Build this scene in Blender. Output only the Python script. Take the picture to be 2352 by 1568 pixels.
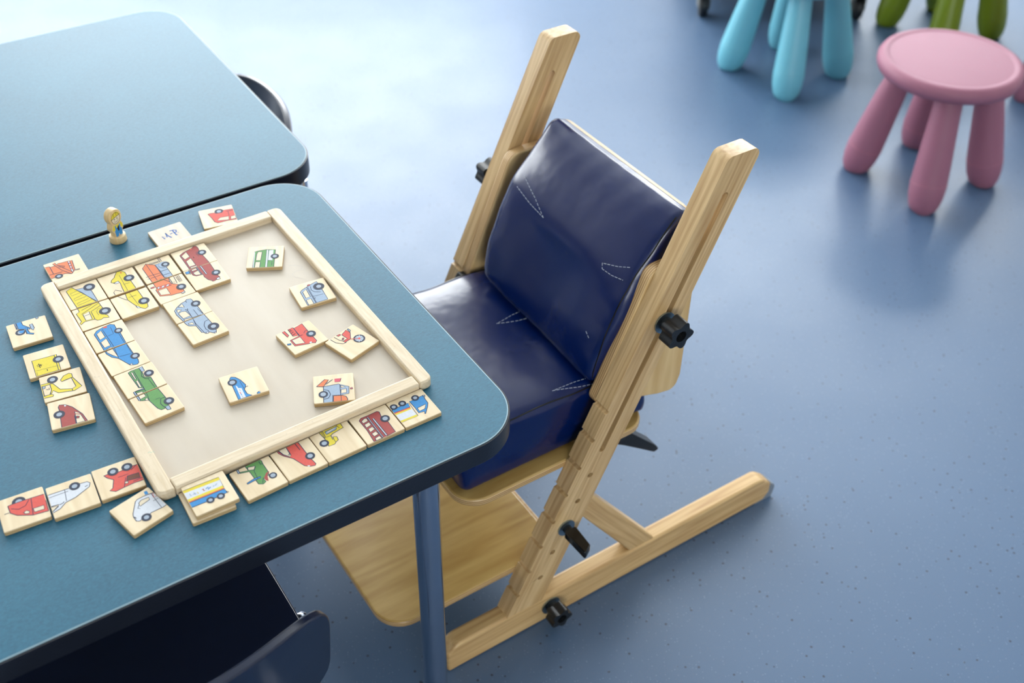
import bpy, bmesh, math, random
from mathutils import Vector, Matrix
from mathutils.geometry import tessellate_polygon
from mathutils.bvhtree import BVHTree

for _o in list(bpy.data.objects):
    bpy.data.objects.remove(_o, do_unlink=True)
SC = bpy.context.scene
COL = SC.collection
R = math.radians
rnd = random.Random(7)

# ------------------------------------------------------------------ camera
CAM_H = 1.5
cam_d = bpy.data.cameras.new('camera')
cam_d.sensor_width = 36.0
cam_d.lens = 39.80
cam_d.clip_start = 0.05
cam_d.clip_end = 100
cam_d.dof.use_dof = True
cam_d.dof.focus_distance = 1.36
cam_d.dof.aperture_fstop = 4.2
cam = bpy.data.objects.new('camera', cam_d)
COL.objects.link(cam)
_p, _r = 0.7101984, 0.0178839
_fw = Vector((0, math.cos(_p), -math.sin(_p)))
_rt = Vector((1, 0, 0))
_up = _rt.cross(_fw)
_r2 = _rt * math.cos(_r) + _up * math.sin(_r)
_u2 = -_rt * math.sin(_r) + _up * math.cos(_r)
_m = Matrix((_r2, _u2, -_fw)).transposed().to_4x4()
_m.translation = Vector((0, 0, CAM_H))
cam.matrix_world = _m
SC.camera = cam

# ------------------------------------------------------------------ daylight, exposure
SC.view_settings.view_transform = 'Standard'
SC.view_settings.look = 'None'
SC.view_settings.gamma = 1.0
SC.view_settings.use_curve_mapping = False
SC.cycles.max_bounces = 4
SC.cycles.diffuse_bounces = 3
SC.cycles.glossy_bounces = 3
SC.cycles.caustics_reflective = False
SC.cycles.caustics_refractive = False
SC.cycles.sample_clamp_indirect = 6.0
SC.cycles.adaptive_threshold = 0.05
SC.view_settings.exposure = 0.28
world = bpy.data.worlds.new('overcast_sky')
SC.world = world
world.use_nodes = True
_bg = world.node_tree.nodes['Background']
_bg.inputs['Color'].default_value = (0.945, 0.985, 1.0, 1)
_bg.inputs['Strength'].default_value = 10.5
ROOM = dict(x0=-3.3, x1=3.9, y0=-4.5, y1=5.2, h=3.4)
# window openings: (wall, a0, a1, z0, z1)
WINDOWS = [('back', -3.0, 0.10, 0.90, 2.9), ('back', 0.40, 2.85, 0.45, 3.0), ('front', 0.1, 2.7, 0.80, 2.3),  # front one is unseen, added as fill from behind the camera
           ('left', 2.9, 5.0, 0.30, 2.1)]  # unseen left one, added to brighten the stool legs from the side
for _w, _a0, _a1, _z0, _z1 in WINDOWS:      # portals steer the sky light through the openings
    _l = bpy.data.lights.new('window_portal', 'AREA')
    _l.shape = 'RECTANGLE'
    _l.size = _a1 - _a0
    _l.size_y = _z1 - _z0
    _l.cycles.is_portal = True
    _o = bpy.data.objects.new('window_portal', _l)
    COL.objects.link(_o)
    if _w == 'back':
        _o.location = ((_a0 + _a1) / 2, ROOM['y1'] + 0.02, (_z0 + _z1) / 2)
        _o.rotation_euler = (R(-90), 0, 0)
    elif _w == 'front':
        _o.location = ((_a0 + _a1) / 2, ROOM['y0'] - 0.02, (_z0 + _z1) / 2)
        _o.rotation_euler = (R(90), 0, 0)
    elif _w == 'right':
        _o.location = (ROOM['x1'] + 0.02, (_a0 + _a1) / 2, (_z0 + _z1) / 2)
        _o.rotation_euler = (R(90), 0, R(90))
    else:
        _o.location = (ROOM['x0'] - 0.02, (_a0 + _a1) / 2, (_z0 + _z1) / 2)
        _o.rotation_euler = (R(90), 0, R(-90))

# ------------------------------------------------------------------ helpers
def lin(c):
    return tuple(((v / 255) / 12.92 if v / 255 <= .04045 else ((v / 255 + .055) / 1.055) ** 2.4) for v in c) + (1.0,)

def mesh_obj(name, verts, faces, mat, parent=None, smooth=False, bevel=0, seg=2, mats=None, fmat=None, angle=40):
    me = bpy.data.meshes.new(name)
    me.from_pydata([tuple(v) for v in verts], [], faces)
    me.update()
    bm = bmesh.new(); bm.from_mesh(me)
    bmesh.ops.recalc_face_normals(bm, faces=bm.faces[:])
    bm.to_mesh(me); bm.free()
    for m in (mats or [mat]):
        me.materials.append(M[m])
    if fmat:
        for i, k in enumerate(fmat): me.polygons[i].material_index = k
    if smooth:
        for f in me.polygons: f.use_smooth = True
        if smooth != 'all':
            me.set_sharp_from_angle(angle=R(angle))
    o = bpy.data.objects.new(name, me)
    COL.objects.link(o)
    if bevel:
        b = o.modifiers.new('bevel', 'BEVEL')
        b.width = bevel; b.segments = seg; b.limit_method = 'ANGLE'; b.angle_limit = R(35)
        b.harden_normals = False
    if parent is not None: o.parent = parent
    return o

def empty(name, loc=(0, 0, 0), rz=0.0):
    o = bpy.data.objects.new(name, None)
    o.empty_display_size = .05
    o.location = loc; o.rotation_euler = (0, 0, rz)
    COL.objects.link(o)
    return o

def tag(o, label, cat, group=None):
    o['label'] = label; o['category'] = cat
    if group: o['group'] = group
    return o

def structure(o, label=None):
    o['kind'] = 'structure'
    if label: o['label'] = label
    return o

def box_vf(x0, x1, y0, y1, z0, z1):
    v = [(x0, y0, z0), (x1, y0, z0), (x1, y1, z0), (x0, y1, z0), (x0, y0, z1), (x1, y0, z1), (x1, y1, z1), (x0, y1, z1)]
    f = [(0, 3, 2, 1), (4, 5, 6, 7), (0, 1, 5, 4), (1, 2, 6, 5), (2, 3, 7, 6), (3, 0, 4, 7)]
    return v, f

def merge(*parts):
    V, F = [], []
    for v, f in parts:
        n = len(V); V += list(v); F += [tuple(i + n for i in q) for q in f]
    return V, F

def fillet(pts, rads, n=6):
    """round the corners of a closed 2-D outline"""
    out = []
    N = len(pts)
    if not hasattr(rads, '__len__'): rads = [rads] * N
    for i in range(N):
        p = Vector(pts[i]); a = Vector(pts[i - 1]); b = Vector(pts[(i + 1) % N]); r = rads[i]
        if r <= 0: out.append(tuple(p)); continue
        d1 = (a - p).normalized(); d2 = (b - p).normalized()
        ang = d1.angle(d2)
        t = min(r / math.tan(ang / 2), (a - p).length * .49, (b - p).length * .49)
        rr = t * math.tan(ang / 2)
        c = p + (d1 + d2).normalized() * (rr / math.sin(ang / 2))
        s = p + d1 * t - c; e = p + d2 * t - c
        a0 = math.atan2(s.y, s.x); a1 = math.atan2(e.y, e.x); da = (a1 - a0 + math.pi) % (2 * math.pi) - math.pi
        for k in range(n + 1):
            q = a0 + da * k / n
            out.append((c.x + rr * math.cos(q), c.y + rr * math.sin(q)))
    return out

def circle2(cx, cy, r, n=16):
    return [(cx + r * math.cos(2 * math.pi * k / n), cy + r * math.sin(2 * math.pi * k / n)) for k in range(n)]

def prism(outer, holes, t0, t1, axis='z'):
    """outline in a plane, extruded along axis; axis y: outline is (x, z), axis z: (x, y), axis x: (y, z)"""
    loops = [outer] + list(holes)
    P = [q for l in loops for q in l]
    tri = tessellate_polygon([[Vector((q[0], q[1], 0)) for q in l] for l in loops])
    def put(q, t):
        return {'z': (q[0], q[1], t), 'y': (q[0], t, q[1]), 'x': (t, q[0], q[1])}[axis]
    V = [put(q, t0) for q in P] + [put(q, t1) for q in P]
    n = len(P)
    F = []
    if not holes:
        F.append(tuple(range(n))); F.append(tuple(range(2 * n - 1, n - 1, -1)))
    else:
        for a, b, c in tri:
            F.append((a, b, c)); F.append((a + n, c + n, b + n))
    s = 0
    for l in loops:
        m = len(l)
        for k in range(m):
            a, b = s + k, s + (k + 1) % m
            F.append((a, b, b + n, a + n))
        s += m
    return V, F

def lathe(prof, n=32, cx=0, cy=0):
    V, F = [], []
    for r, z in prof:
        for k in range(n):
            a = 2 * math.pi * k / n
            V.append((cx + r * math.cos(a), cy + r * math.sin(a), z))
    for i in range(len(prof) - 1):
        for k in range(n):
            k2 = (k + 1) % n
            F.append((i * n + k, i * n + k2, (i + 1) * n + k2, (i + 1) * n + k))
    F.append(tuple(range(n))); F.append(tuple(range((len(prof) - 1) * n, len(prof) * n)))
    return V, F

def tube(path, r, n=10, cap=True):
    """tube along a 3-D path; r may be a list"""
    P = [Vector(p) for p in path]
    V, F = [], []
    up = None
    for i, p in enumerate(P):
        d = (P[min(i + 1, len(P) - 1)] - P[max(i - 1, 0)]).normalized()
        if up is None:
            up = d.orthogonal().normalized()
        else:
            up = (up - d * up.dot(d)).normalized()
        s = d.cross(up)
        rr = r[i] if hasattr(r, '__len__') else r
        for k in range(n):
            a = 2 * math.pi * k / n
            V.append(p + (up * math.cos(a) + s * math.sin(a)) * rr)
    for i in range(len(P) - 1):
        for k in range(n):
            k2 = (k + 1) % n
            F.append((i * n + k, i * n + k2, (i + 1) * n + k2, (i + 1) * n + k))
    if cap:
        F.append(tuple(range(n))); F.append(tuple(range((len(P) - 1) * n, len(P) * n)))
    return V, F

def smooth_path(pts, rad, n=5):
    """round the corners of a 3-D polyline"""
    P = [Vector(p) for p in pts]
    out = [P[0]]
    for i in range(1, len(P) - 1):
        a, p, b = P[i - 1], P[i], P[i + 1]
        t = min(rad, (a - p).length * .49, (b - p).length * .49)
        s = p + (a - p).normalized() * t; e = p + (b - p).normalized() * t
        for k in range(n + 1):
            q = k / n
            out.append(s * (1 - q) ** 2 + p * 2 * q * (1 - q) + e * q * q)
    out.append(P[-1])
    return out

def round_box(hx, hy, hz, r, nx=26, ny=26, nz=8):
    """closed box of half sizes with rounded edges, dense enough to be shaped further"""
    V, F, idx = [], [], {}
    def ticks(h, n):
        t = [-h + r * k / 4 for k in range(4)]
        m = [-(h - r) + 2 * (h - r) * k / n for k in range(n + 1)]
        return t + m + [h - r + r * k / 4 for k in range(1, 5)]
    tx, ty, tz = ticks(hx, nx), ticks(hy, ny), ticks(hz, nz)
    def vid(p):
        k = tuple(round(c, 6) for c in p)
        if k not in idx:
            q = Vector(p)
            c = Vector((max(-hx + r, min(hx - r, p[0])), max(-hy + r, min(hy - r, p[1])), max(-hz + r, min(hz - r, p[2]))))
            d = q - c
            if d.length > 1e-9: q = c + d.normalized() * r
            idx[k] = len(V); V.append(q)
        return idx[k]
    for s in (-1, 1):
        for A, B, mk in ((tx, ty, lambda a, b: (a, b, s * hz)), (tx, tz, lambda a, b: (a, s * hy, b)), (ty, tz, lambda a, b: (s * hx, a, b))):
            for i in range(len(A) - 1):
                for j in range(len(B) - 1):
                    F.append((vid(mk(A[i], B[j])), vid(mk(A[i + 1], B[j])), vid(mk(A[i + 1], B[j + 1])), vid(mk(A[i], B[j + 1]))))
    return V, F

def copy_tree(o, parent=None):
    c = o.copy(); COL.objects.link(c); c.parent = parent
    for ch in o.children: copy_tree(ch, c)
    return c

# ------------------------------------------------------------------ materials
M = {}
def new_mat(name):
    m = bpy.data.materials.new(name); m.use_nodes = True
    nt = m.node_tree; b = nt.nodes['Principled BSDF']
    M[name] = m
    return m, nt, b

def N(nt, t, **kw):
    n = nt.nodes.new(t)
    for k, v in kw.items():
        if k in n.inputs: n.inputs[k].default_value = v
        else: setattr(n, k, v)
    return n

def plain(name, col, rough=.5, metal=0.0, spec=.5, coat=0.0, coatr=.1, noise=0.04, nscale=60, bump=0.0, bscale=300):
    m, nt, b = new_mat(name)
    tc = N(nt, 'ShaderNodeTexCoord')
    nz = N(nt, 'ShaderNodeTexNoise', Scale=nscale, Detail=0.0)
    nt.links.new(tc.outputs['Object'], nz.inputs['Vector'])
    c = lin(col)
    mx = N(nt, 'ShaderNodeMix', data_type='RGBA')
    mx.inputs[6].default_value = tuple(v * (1 - noise * 2) for v in c[:3]) + (1,)
    mx.inputs[7].default_value = tuple(min(1, v * (1 + noise * 2)) for v in c[:3]) + (1,)
    nt.links.new(nz.outputs['Fac'], mx.inputs[0])
    nt.links.new(mx.outputs[2], b.inputs['Base Color'])
    b.inputs['Roughness'].default_value = rough
    b.inputs['Metallic'].default_value = metal
    b.inputs['Specular IOR Level'].default_value = spec
    b.inputs['Coat Weight'].default_value = coat
    b.inputs['Coat Roughness'].default_value = coatr
    if bump:
        n2 = N(nt, 'ShaderNodeTexNoise', Scale=bscale, Detail=0.0)
        nt.links.new(tc.outputs['Object'], n2.inputs['Vector'])
        bp_ = N(nt, 'ShaderNodeBump', Strength=bump, Distance=.002)
        nt.links.new(n2.outputs['Fac'], bp_.inputs['Height'])
        nt.links.new(bp_.outputs['Normal'], b.inputs['Normal'])
    return m

def wood(name, light, dark, grain=(1, 12, 12), scale=14, rough=.45, rings=.5, ply_axis=None, ply_t=.0016, edge=None, coat=0.15, speck=0.0, lean=0.0):
    """wood with grain stretched along the small-scale axis of `grain`; ply_axis adds layered edges"""
    m, nt, b = new_mat(name)
    tc = N(nt, 'ShaderNodeTexCoord')
    oi = N(nt, 'ShaderNodeObjectInfo')
    mp = N(nt, 'ShaderNodeMapping'); mp.inputs['Scale'].default_value = grain
    add = N(nt, 'ShaderNodeVectorMath', operation='ADD')
    sc = N(nt, 'ShaderNodeVectorMath', operation='SCALE'); sc.inputs['Scale'].default_value = 3.0
    cmb = N(nt, 'ShaderNodeCombineXYZ')
    for k in range(3): nt.links.new(oi.outputs['Random'], cmb.inputs[k])
    nt.links.new(cmb.outputs[0], sc.inputs[0])
    nt.links.new(tc.outputs['Object'], add.inputs[0]); nt.links.new(sc.outputs[0], add.inputs[1])
    ro_ = N(nt, 'ShaderNodeMapping'); ro_.inputs['Rotation'].default_value = (0, R(lean), 0)
    nt.links.new(add.outputs[0], ro_.inputs['Vector']); nt.links.new(ro_.outputs[0], mp.inputs['Vector'])
    n1 = N(nt, 'ShaderNodeTexNoise', Scale=scale, Detail=3.0, Roughness=.6)
    nt.links.new(mp.outputs[0], n1.inputs['Vector'])
    wv = N(nt, 'ShaderNodeTexNoise', Scale=scale * .35, Detail=1.0)
    nt.links.new(mp.outputs[0], wv.inputs['Vector'])
    ml = N(nt, 'ShaderNodeMath', operation='MULTIPLY'); ml.inputs[1].default_value = 9.0
    nt.links.new(wv.outputs['Fac'], ml.inputs[0])
    fr = N(nt, 'ShaderNodeMath', operation='PINGPONG'); fr.inputs[1].default_value = 1.0
    nt.links.new(ml.outputs[0], fr.inputs[0])
    mixf = N(nt, 'ShaderNodeMix', data_type='FLOAT'); mixf.inputs[0].default_value = rings
    nt.links.new(n1.outputs['Fac'], mixf.inputs[2]); nt.links.new(fr.outputs[0], mixf.inputs[3])
    rp = N(nt, 'ShaderNodeValToRGB')
    rp.color_ramp.elements[0].position = .25; rp.color_ramp.elements[0].color = lin(dark)
    rp.color_ramp.elements[1].position = .72; rp.color_ramp.elements[1].color = lin(light)
    nt.links.new(mixf.outputs[0], rp.inputs[0])
    col = rp.outputs[0]
    if ply_axis is not None:
        sp = N(nt, 'ShaderNodeSeparateXYZ'); nt.links.new(tc.outputs['Object'], sp.inputs[0])
        dv = N(nt, 'ShaderNodeMath', operation='DIVIDE'); dv.inputs[1].default_value = ply_t
        nt.links.new(sp.outputs[ply_axis], dv.inputs[0])
        pp = N(nt, 'ShaderNodeMath', operation='PINGPONG'); pp.inputs[1].default_value = 1.0
        nt.links.new(dv.outputs[0], pp.inputs[0])
        r2 = N(nt, 'ShaderNodeValToRGB')
        e0, e1 = edge
        r2.color_ramp.elements[0].position = .3; r2.color_ramp.elements[0].color = lin(e0)
        r2.color_ramp.elements[1].position = .6; r2.color_ramp.elements[1].color = lin(e1)
        nt.links.new(pp.outputs[0], r2.inputs[0])
        sn = N(nt, 'ShaderNodeSeparateXYZ'); nt.links.new(tc.outputs['Normal'], sn.inputs[0])
        ab = N(nt, 'ShaderNodeMath', operation='ABSOLUTE'); nt.links.new(sn.outputs[ply_axis], ab.inputs[0])
        gt = N(nt, 'ShaderNodeMath', operation='GREATER_THAN'); gt.inputs[1].default_value = .6
        nt.links.new(ab.outputs[0], gt.inputs[0])
        mx = N(nt, 'ShaderNodeMix', data_type='RGBA')
        nt.links.new(gt.outputs[0], mx.inputs[0]); nt.links.new(r2.outputs[0], mx.inputs[6]); nt.links.new(col, mx.inputs[7])
        col = mx.outputs[2]
    if speck:
        vo = N(nt, 'ShaderNodeTexNoise', Scale=220.0, Detail=2.0)
        nt.links.new(tc.outputs['Object'], vo.inputs['Vector'])
        rs = N(nt, 'ShaderNodeValToRGB'); rs.color_ramp.elements[0].position = .26; rs.color_ramp.elements[1].position = .36
        rs.color_ramp.elements[0].color = (1 - speck, 1 - speck, 1 - speck, 1)
        nt.links.new(vo.outputs['Fac'], rs.inputs[0])
        mu = N(nt, 'ShaderNodeMix', data_type='RGBA', blend_type='MULTIPLY'); mu.inputs[0].default_value = 1
        nt.links.new(col, mu.inputs[6]); nt.links.new(rs.outputs[0], mu.inputs[7]); col = mu.outputs[2]
    nt.links.new(col, b.inputs['Base Color'])
    b.inputs['Roughness'].default_value = rough
    b.inputs['Coat Weight'].default_value = coat
    b.inputs['Coat Roughness'].default_value = .25
    return m

# floor: blue-grey speckled sheet floor, waxed
m, nt, b = new_mat('speckled_floor')
tc = N(nt, 'ShaderNodeTexCoord')
nz = N(nt, 'ShaderNodeTexNoise', Scale=2.2, Detail=1.0)
nt.links.new(tc.outputs['Object'], nz.inputs['Vector'])
base = N(nt, 'ShaderNodeMix', data_type='RGBA')
base.inputs[6].default_value = lin((67, 94, 126)); base.inputs[7].default_value = lin((78, 105, 137))
nt.links.new(nz.outputs['Fac'], base.inputs[0])
prev = base.outputs[2]
for vs, thr, prob, colr, f in ((95, .19, .80, (30, 38, 56), .85), (210, .22, .72, (140, 158, 184), .35), (260, .25, .6, (92, 104, 130), .6)):
    vo = N(nt, 'ShaderNodeTexVoronoi', Scale=vs, Randomness=1.0)
    nt.links.new(tc.outputs['Object'], vo.inputs['Vector'])
    lt = N(nt, 'ShaderNodeMath', operation='LESS_THAN'); nt.links.new(vo.outputs['Distance'], lt.inputs[0]); lt.inputs[1].default_value = thr
    sp = N(nt, 'ShaderNodeSeparateColor'); nt.links.new(vo.outputs['Color'], sp.inputs[0])
    gt = N(nt, 'ShaderNodeMath', operation='GREATER_THAN'); nt.links.new(sp.outputs[0], gt.inputs[0]); gt.inputs[1].default_value = prob
    mu = N(nt, 'ShaderNodeMath', operation='MULTIPLY'); nt.links.new(lt.outputs[0], mu.inputs[0]); nt.links.new(gt.outputs[0], mu.inputs[1])
    m2 = N(nt, 'ShaderNodeMath', operation='MULTIPLY'); nt.links.new(mu.outputs[0], m2.inputs[0]); m2.inputs[1].default_value = f
    mx = N(nt, 'ShaderNodeMix', data_type='RGBA'); nt.links.new(m2.outputs[0], mx.inputs[0]); nt.links.new(prev, mx.inputs[6]); mx.inputs[7].default_value = lin(colr)
    prev = mx.outputs[2]
nt.links.new(prev, b.inputs['Base Color'])
n2 = N(nt, 'ShaderNodeTexNoise', Scale=7.0, Detail=2.0); nt.links.new(tc.outputs['Object'], n2.inputs['Vector'])
mr = N(nt, 'ShaderNodeMapRange'); mr.inputs['To Min'].default_value = .42; mr.inputs['To Max'].default_value = .54
nt.links.new(n2.outputs['Fac'], mr.inputs['Value']); nt.links.new(mr.outputs[0], b.inputs['Roughness'])
b.inputs['Specular IOR Level'].default_value = .72
b.inputs['Coat Weight'].default_value = .10; b.inputs['Coat Roughness'].default_value = .17

# table top: teal laminate with a fine wavy fleck
m, nt, b = new_mat('teal_laminate')
tc = N(nt, 'ShaderNodeTexCoord')
mp = N(nt, 'ShaderNodeMapping'); mp.inputs['Scale'].default_value = (1, 2.2, 1); mp.inputs['Rotation'].default_value = (0, 0, R(-35))
nt.links.new(tc.outputs['Object'], mp.inputs['Vector'])
nz = N(nt, 'ShaderNodeTexNoise', Scale=230.0, Detail=2.0, Distortion=1.0); nt.links.new(mp.outputs[0], nz.inputs['Vector'])
n5 = N(nt, 'ShaderNodeTexNoise', Scale=6.0, Detail=1.0); nt.links.new(tc.outputs['Object'], n5.inputs['Vector'])
mm = N(nt, 'ShaderNodeMix', data_type='FLOAT'); mm.inputs[0].default_value = .3
nt.links.new(nz.outputs['Fac'], mm.inputs[2]); nt.links.new(n5.outputs['Fac'], mm.inputs[3])
rp = N(nt, 'ShaderNodeValToRGB')
rp.color_ramp.elements[0].position = .3; rp.color_ramp.elements[0].color = lin((16, 84, 110))
rp.color_ramp.elements[1].position = .7; rp.color_ramp.elements[1].color = lin((40, 108, 134))
nt.links.new(mm.outputs[0], rp.inputs[0]); nt.links.new(rp.outputs[0], b.inputs['Base Color'])
b.inputs['Roughness'].default_value = .50
b.inputs['Specular IOR Level'].default_value = .5
bu = N(nt, 'ShaderNodeBump', Strength=.12, Distance=.0004); nt.links.new(nz.outputs['Fac'], bu.inputs['Height']); nt.links.new(bu.outputs[0], b.inputs['Normal'])

# navy vinyl with a fine leather grain
m, nt, b = new_mat('navy_vinyl')
tc = N(nt, 'ShaderNodeTexCoord')
b.inputs['Base Color'].default_value = lin((0, 23, 76))
b.inputs['Roughness'].default_value = .24
b.inputs['Specular IOR Level'].default_value = .45
b.inputs['Coat Weight'].default_value = .08; b.inputs['Coat Roughness'].default_value = .15
vo = N(nt, 'ShaderNodeTexVoronoi', Scale=900.0, feature='F1'); nt.links.new(tc.outputs['Object'], vo.inputs['Vector'])
n9 = N(nt, 'ShaderNodeTexNoise', Scale=22.0, Detail=2.0); nt.links.new(tc.outputs['Object'], n9.inputs['Vector'])
b1 = N(nt, 'ShaderNodeBump', Strength=.06, Distance=.0005); nt.links.new(vo.outputs['Distance'], b1.inputs['Height'])
b2 = N(nt, 'ShaderNodeBump', Strength=.22, Distance=.006); nt.links.new(n9.outputs['Fac'], b2.inputs['Height']); nt.links.new(b1.outputs[0], b2.inputs['Normal'])
nt.links.new(b2.outputs[0], b.inputs['Normal'])

plain('wall_paint', (214, 212, 206), .85, noise=.01, nscale=8)
plain('ceiling_paint', (232, 232, 230), .9, noise=.01, nscale=8)
m, nt, b = new_mat('added_blind_fabric')  # translucent cloth of the blinds added to soften the window light
tc = N(nt, 'ShaderNodeTexCoord'); wz = N(nt, 'ShaderNodeTexNoise', Scale=90.0); nt.links.new(tc.outputs['Object'], wz.inputs['Vector'])
mx = N(nt, 'ShaderNodeMix', data_type='RGBA'); mx.inputs[6].default_value = (.78, .79, .81, 1); mx.inputs[7].default_value = (.84, .85, .86, 1)
nt.links.new(wz.outputs['Fac'], mx.inputs[0])
tr_ = N(nt, 'ShaderNodeBsdfTranslucent'); nt.links.new(mx.outputs[2], tr_.inputs['Color']); nt.links.new(mx.outputs[2], b.inputs['Base Color'])
ms = N(nt, 'ShaderNodeMixShader'); ms.inputs[0].default_value = .55
nt.links.new(b.outputs[0], ms.inputs[1]); nt.links.new(tr_.outputs[0], ms.inputs[2])
nt.links.new(ms.outputs[0], nt.nodes['Material Output'].inputs['Surface'])
plain('window_frame_white', (232, 232, 230), .5, noise=.01)
plain('edge_rubber', (22, 27, 38), .34, noise=.05, bump=.05)
plain('edge_highlight', (150, 178, 190), .45, noise=.02)  # pale tone painting the highlight on the table edge
plain('underside_board', (70, 66, 60), .8)
plain('chrome_tube', (188, 196, 210), .16, metal=1.0, noise=.02, nscale=20)
plain('steel_washer', (150, 165, 170), .35, metal=1.0, noise=.05)
plain('black_plastic', (20, 23, 27), .42, noise=.08, bump=.1, bscale=400)
plain('black_gloss', (12, 13, 15), .22, noise=.05)
plain('grey_rubber', (120, 130, 142), .7)
plain('stitch_thread', (175, 182, 196), .8)
plain('navy_shell', (10, 24, 52), .30, noise=.03, coat=.2, coatr=.2)
plain('pink_plastic', (150, 98, 117), .52, spec=.3, noise=.015, nscale=10)
plain('aqua_plastic', (108, 180, 198), .42, noise=.015, nscale=10)
plain('green_plastic', (108, 128, 12), .42, noise=.015, nscale=10)
plain('seam_pink', (174, 104, 126), .5, noise=.01)
plain('seam_aqua', (82, 160, 184), .5, noise=.01)
plain('seam_green', (94, 112, 10), .5, noise=.01)
plain('pencil_grey', (176, 172, 168), .7)
plain('pen_green', (150, 196, 170), .7)
plain('dark_metal', (34, 38, 46), .5, noise=.05)
plain('zinc', (150, 148, 140), .4, metal=.8, noise=.05)
plain('hole_shade_dark', (42, 28, 18), .9)  # shade colour for the plugs in the pin holes
wood('ash_wood', (218, 186, 136), (180, 142, 92), grain=(22, 22, 1.0), scale=8, rough=.40, rings=.30, lean=-24)
wood('ash_brace', (214, 180, 128), (180, 142, 90), grain=(22, 22, 1.0), scale=8, rough=.42, rings=.30, lean=36)
wood('ash_runner', (214, 180, 126), (182, 142, 90), grain=(1.0, 22, 22), scale=8, rough=.42, rings=.28)
wood('ply_side', (222, 192, 138), (200, 164, 108), grain=(8, 8, 1), scale=8, rough=.42, rings=.35, ply_axis=1, ply_t=.0017, edge=((168, 126, 78), (216, 182, 130)))
wood('ply_board', (206, 172, 104), (176, 138, 70), grain=(1.2, 8, 8), scale=7, rough=.35, rings=.25, ply_axis=2, ply_t=.0017, edge=((150, 110, 64), (216, 182, 128)), coat=.35)
wood('ply_back', (222, 196, 148), (196, 160, 108), grain=(8, 1, 8), scale=8, rough=.42, rings=.3, ply_axis=0, ply_t=.0022, edge=((188, 152, 104), (228, 202, 156)))
wood('tile_wood', (231, 212, 178), (217, 194, 155), grain=(14, 1.5, 10), scale=9, rough=.5, rings=.35, ply_axis=2, ply_t=.00135, edge=((172, 142, 98), (200, 172, 126)), coat=.2)
wood('tile_bare', (216, 206, 190), (204, 190, 172), grain=(14, 1.5, 10), scale=9, rough=.6, rings=.3, ply_axis=2, ply_t=.00135, edge=((176, 144, 96), (210, 182, 134)), coat=.1)
wood('beech_rail', (223, 206, 178), (205, 183, 148), grain=(1, 12, 12), scale=26, rough=.5, rings=.2, speck=.12)
wood('beech_rail_y', (223, 206, 178), (205, 183, 148), grain=(12, 1, 12), scale=26, rough=.5, rings=.2, speck=.12)
wood('tray_base', (200, 188, 170), (190, 176, 156), grain=(5, 1, 5), scale=6, rough=.4, rings=.2, coat=.2)
wood('figure_wood', (228, 204, 158), (206, 174, 122), grain=(8, 8, 1), scale=20, rough=.45, rings=.2)
INK = dict(Y=(236, 216, 72), O=(236, 134, 88), R=(230, 98, 88), D=(176, 82, 78), B=(66, 148, 212), G=(104, 160, 92), S=(166, 186, 208), W=(226, 231, 238),
           K=(48, 60, 88), T=(58, 64, 82), H=(172, 186, 202), C=(240, 226, 198), N=(34, 38, 48), U=(122, 74, 58), Q=(224, 96, 116), M=(24, 96, 178))
for k, v in INK.items(): plain('ink_' + k, tuple(int(c * .93) for c in v), .6, noise=.03, nscale=400, spec=.25)
# ------------------------------------------------------------------ the room
rm = ROOM
def wall(name, axis, pos, t, a0, a1, h, opens, flip):
    """wall slab with openings; axis x: runs along x at y=pos"""
    outer = [(a0, 0), (a1, 0), (a1, h), (a0, h)]
    holes = [[(o0, z0), (o0, z1), (o1, z1), (o1, z0)] for o0, o1, z0, z1 in opens]
    if axis == 'x': v, f = prism(outer, holes, pos, pos + t, 'y')
    else: v, f = prism(outer, holes, pos, pos + t, 'x')
    return structure(mesh_obj(name, v, f, 'wall_paint'))
fl_v, fl_f = box_vf(rm['x0'] - .15, rm['x1'] + .15, rm['y0'] - .15, rm['y1'] + .15, -.06, 0)
structure(mesh_obj('floor', fl_v, fl_f, 'speckled_floor'))
v, f = box_vf(rm['x0'] - .15, rm['x1'] + .15, rm['y0'] - .15, rm['y1'] + .15, rm['h'], rm['h'] + .1)
structure(mesh_obj('ceiling', v, f, 'ceiling_paint'))
bo = [(w[1], w[2], w[3], w[4]) for w in WINDOWS if w[0] == 'back']
lo = [(w[1], w[2], w[3], w[4]) for w in WINDOWS if w[0] == 'left']
wall('wall_back', 'x', rm['y1'], .12, rm['x0'], rm['x1'], rm['h'], bo, 1)
fo = [(w[1], w[2], w[3], w[4]) for w in WINDOWS if w[0] == 'front']
wall('wall_front', 'x', rm['y0'] - .12, .12, rm['x0'], rm['x1'], rm['h'], fo, 1)
wall('wall_left', 'y', rm['x0'] - .12, .12, rm['y0'] - .12, rm['y1'] + .12, rm['h'], lo, 1)
ro = [(w[1], w[2], w[3], w[4]) for w in WINDOWS if w[0] == 'right']
wall('wall_right', 'y', rm['x1'], .12, rm['y0'] - .12, rm['y1'] + .12, rm['h'], ro, 1)
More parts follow.
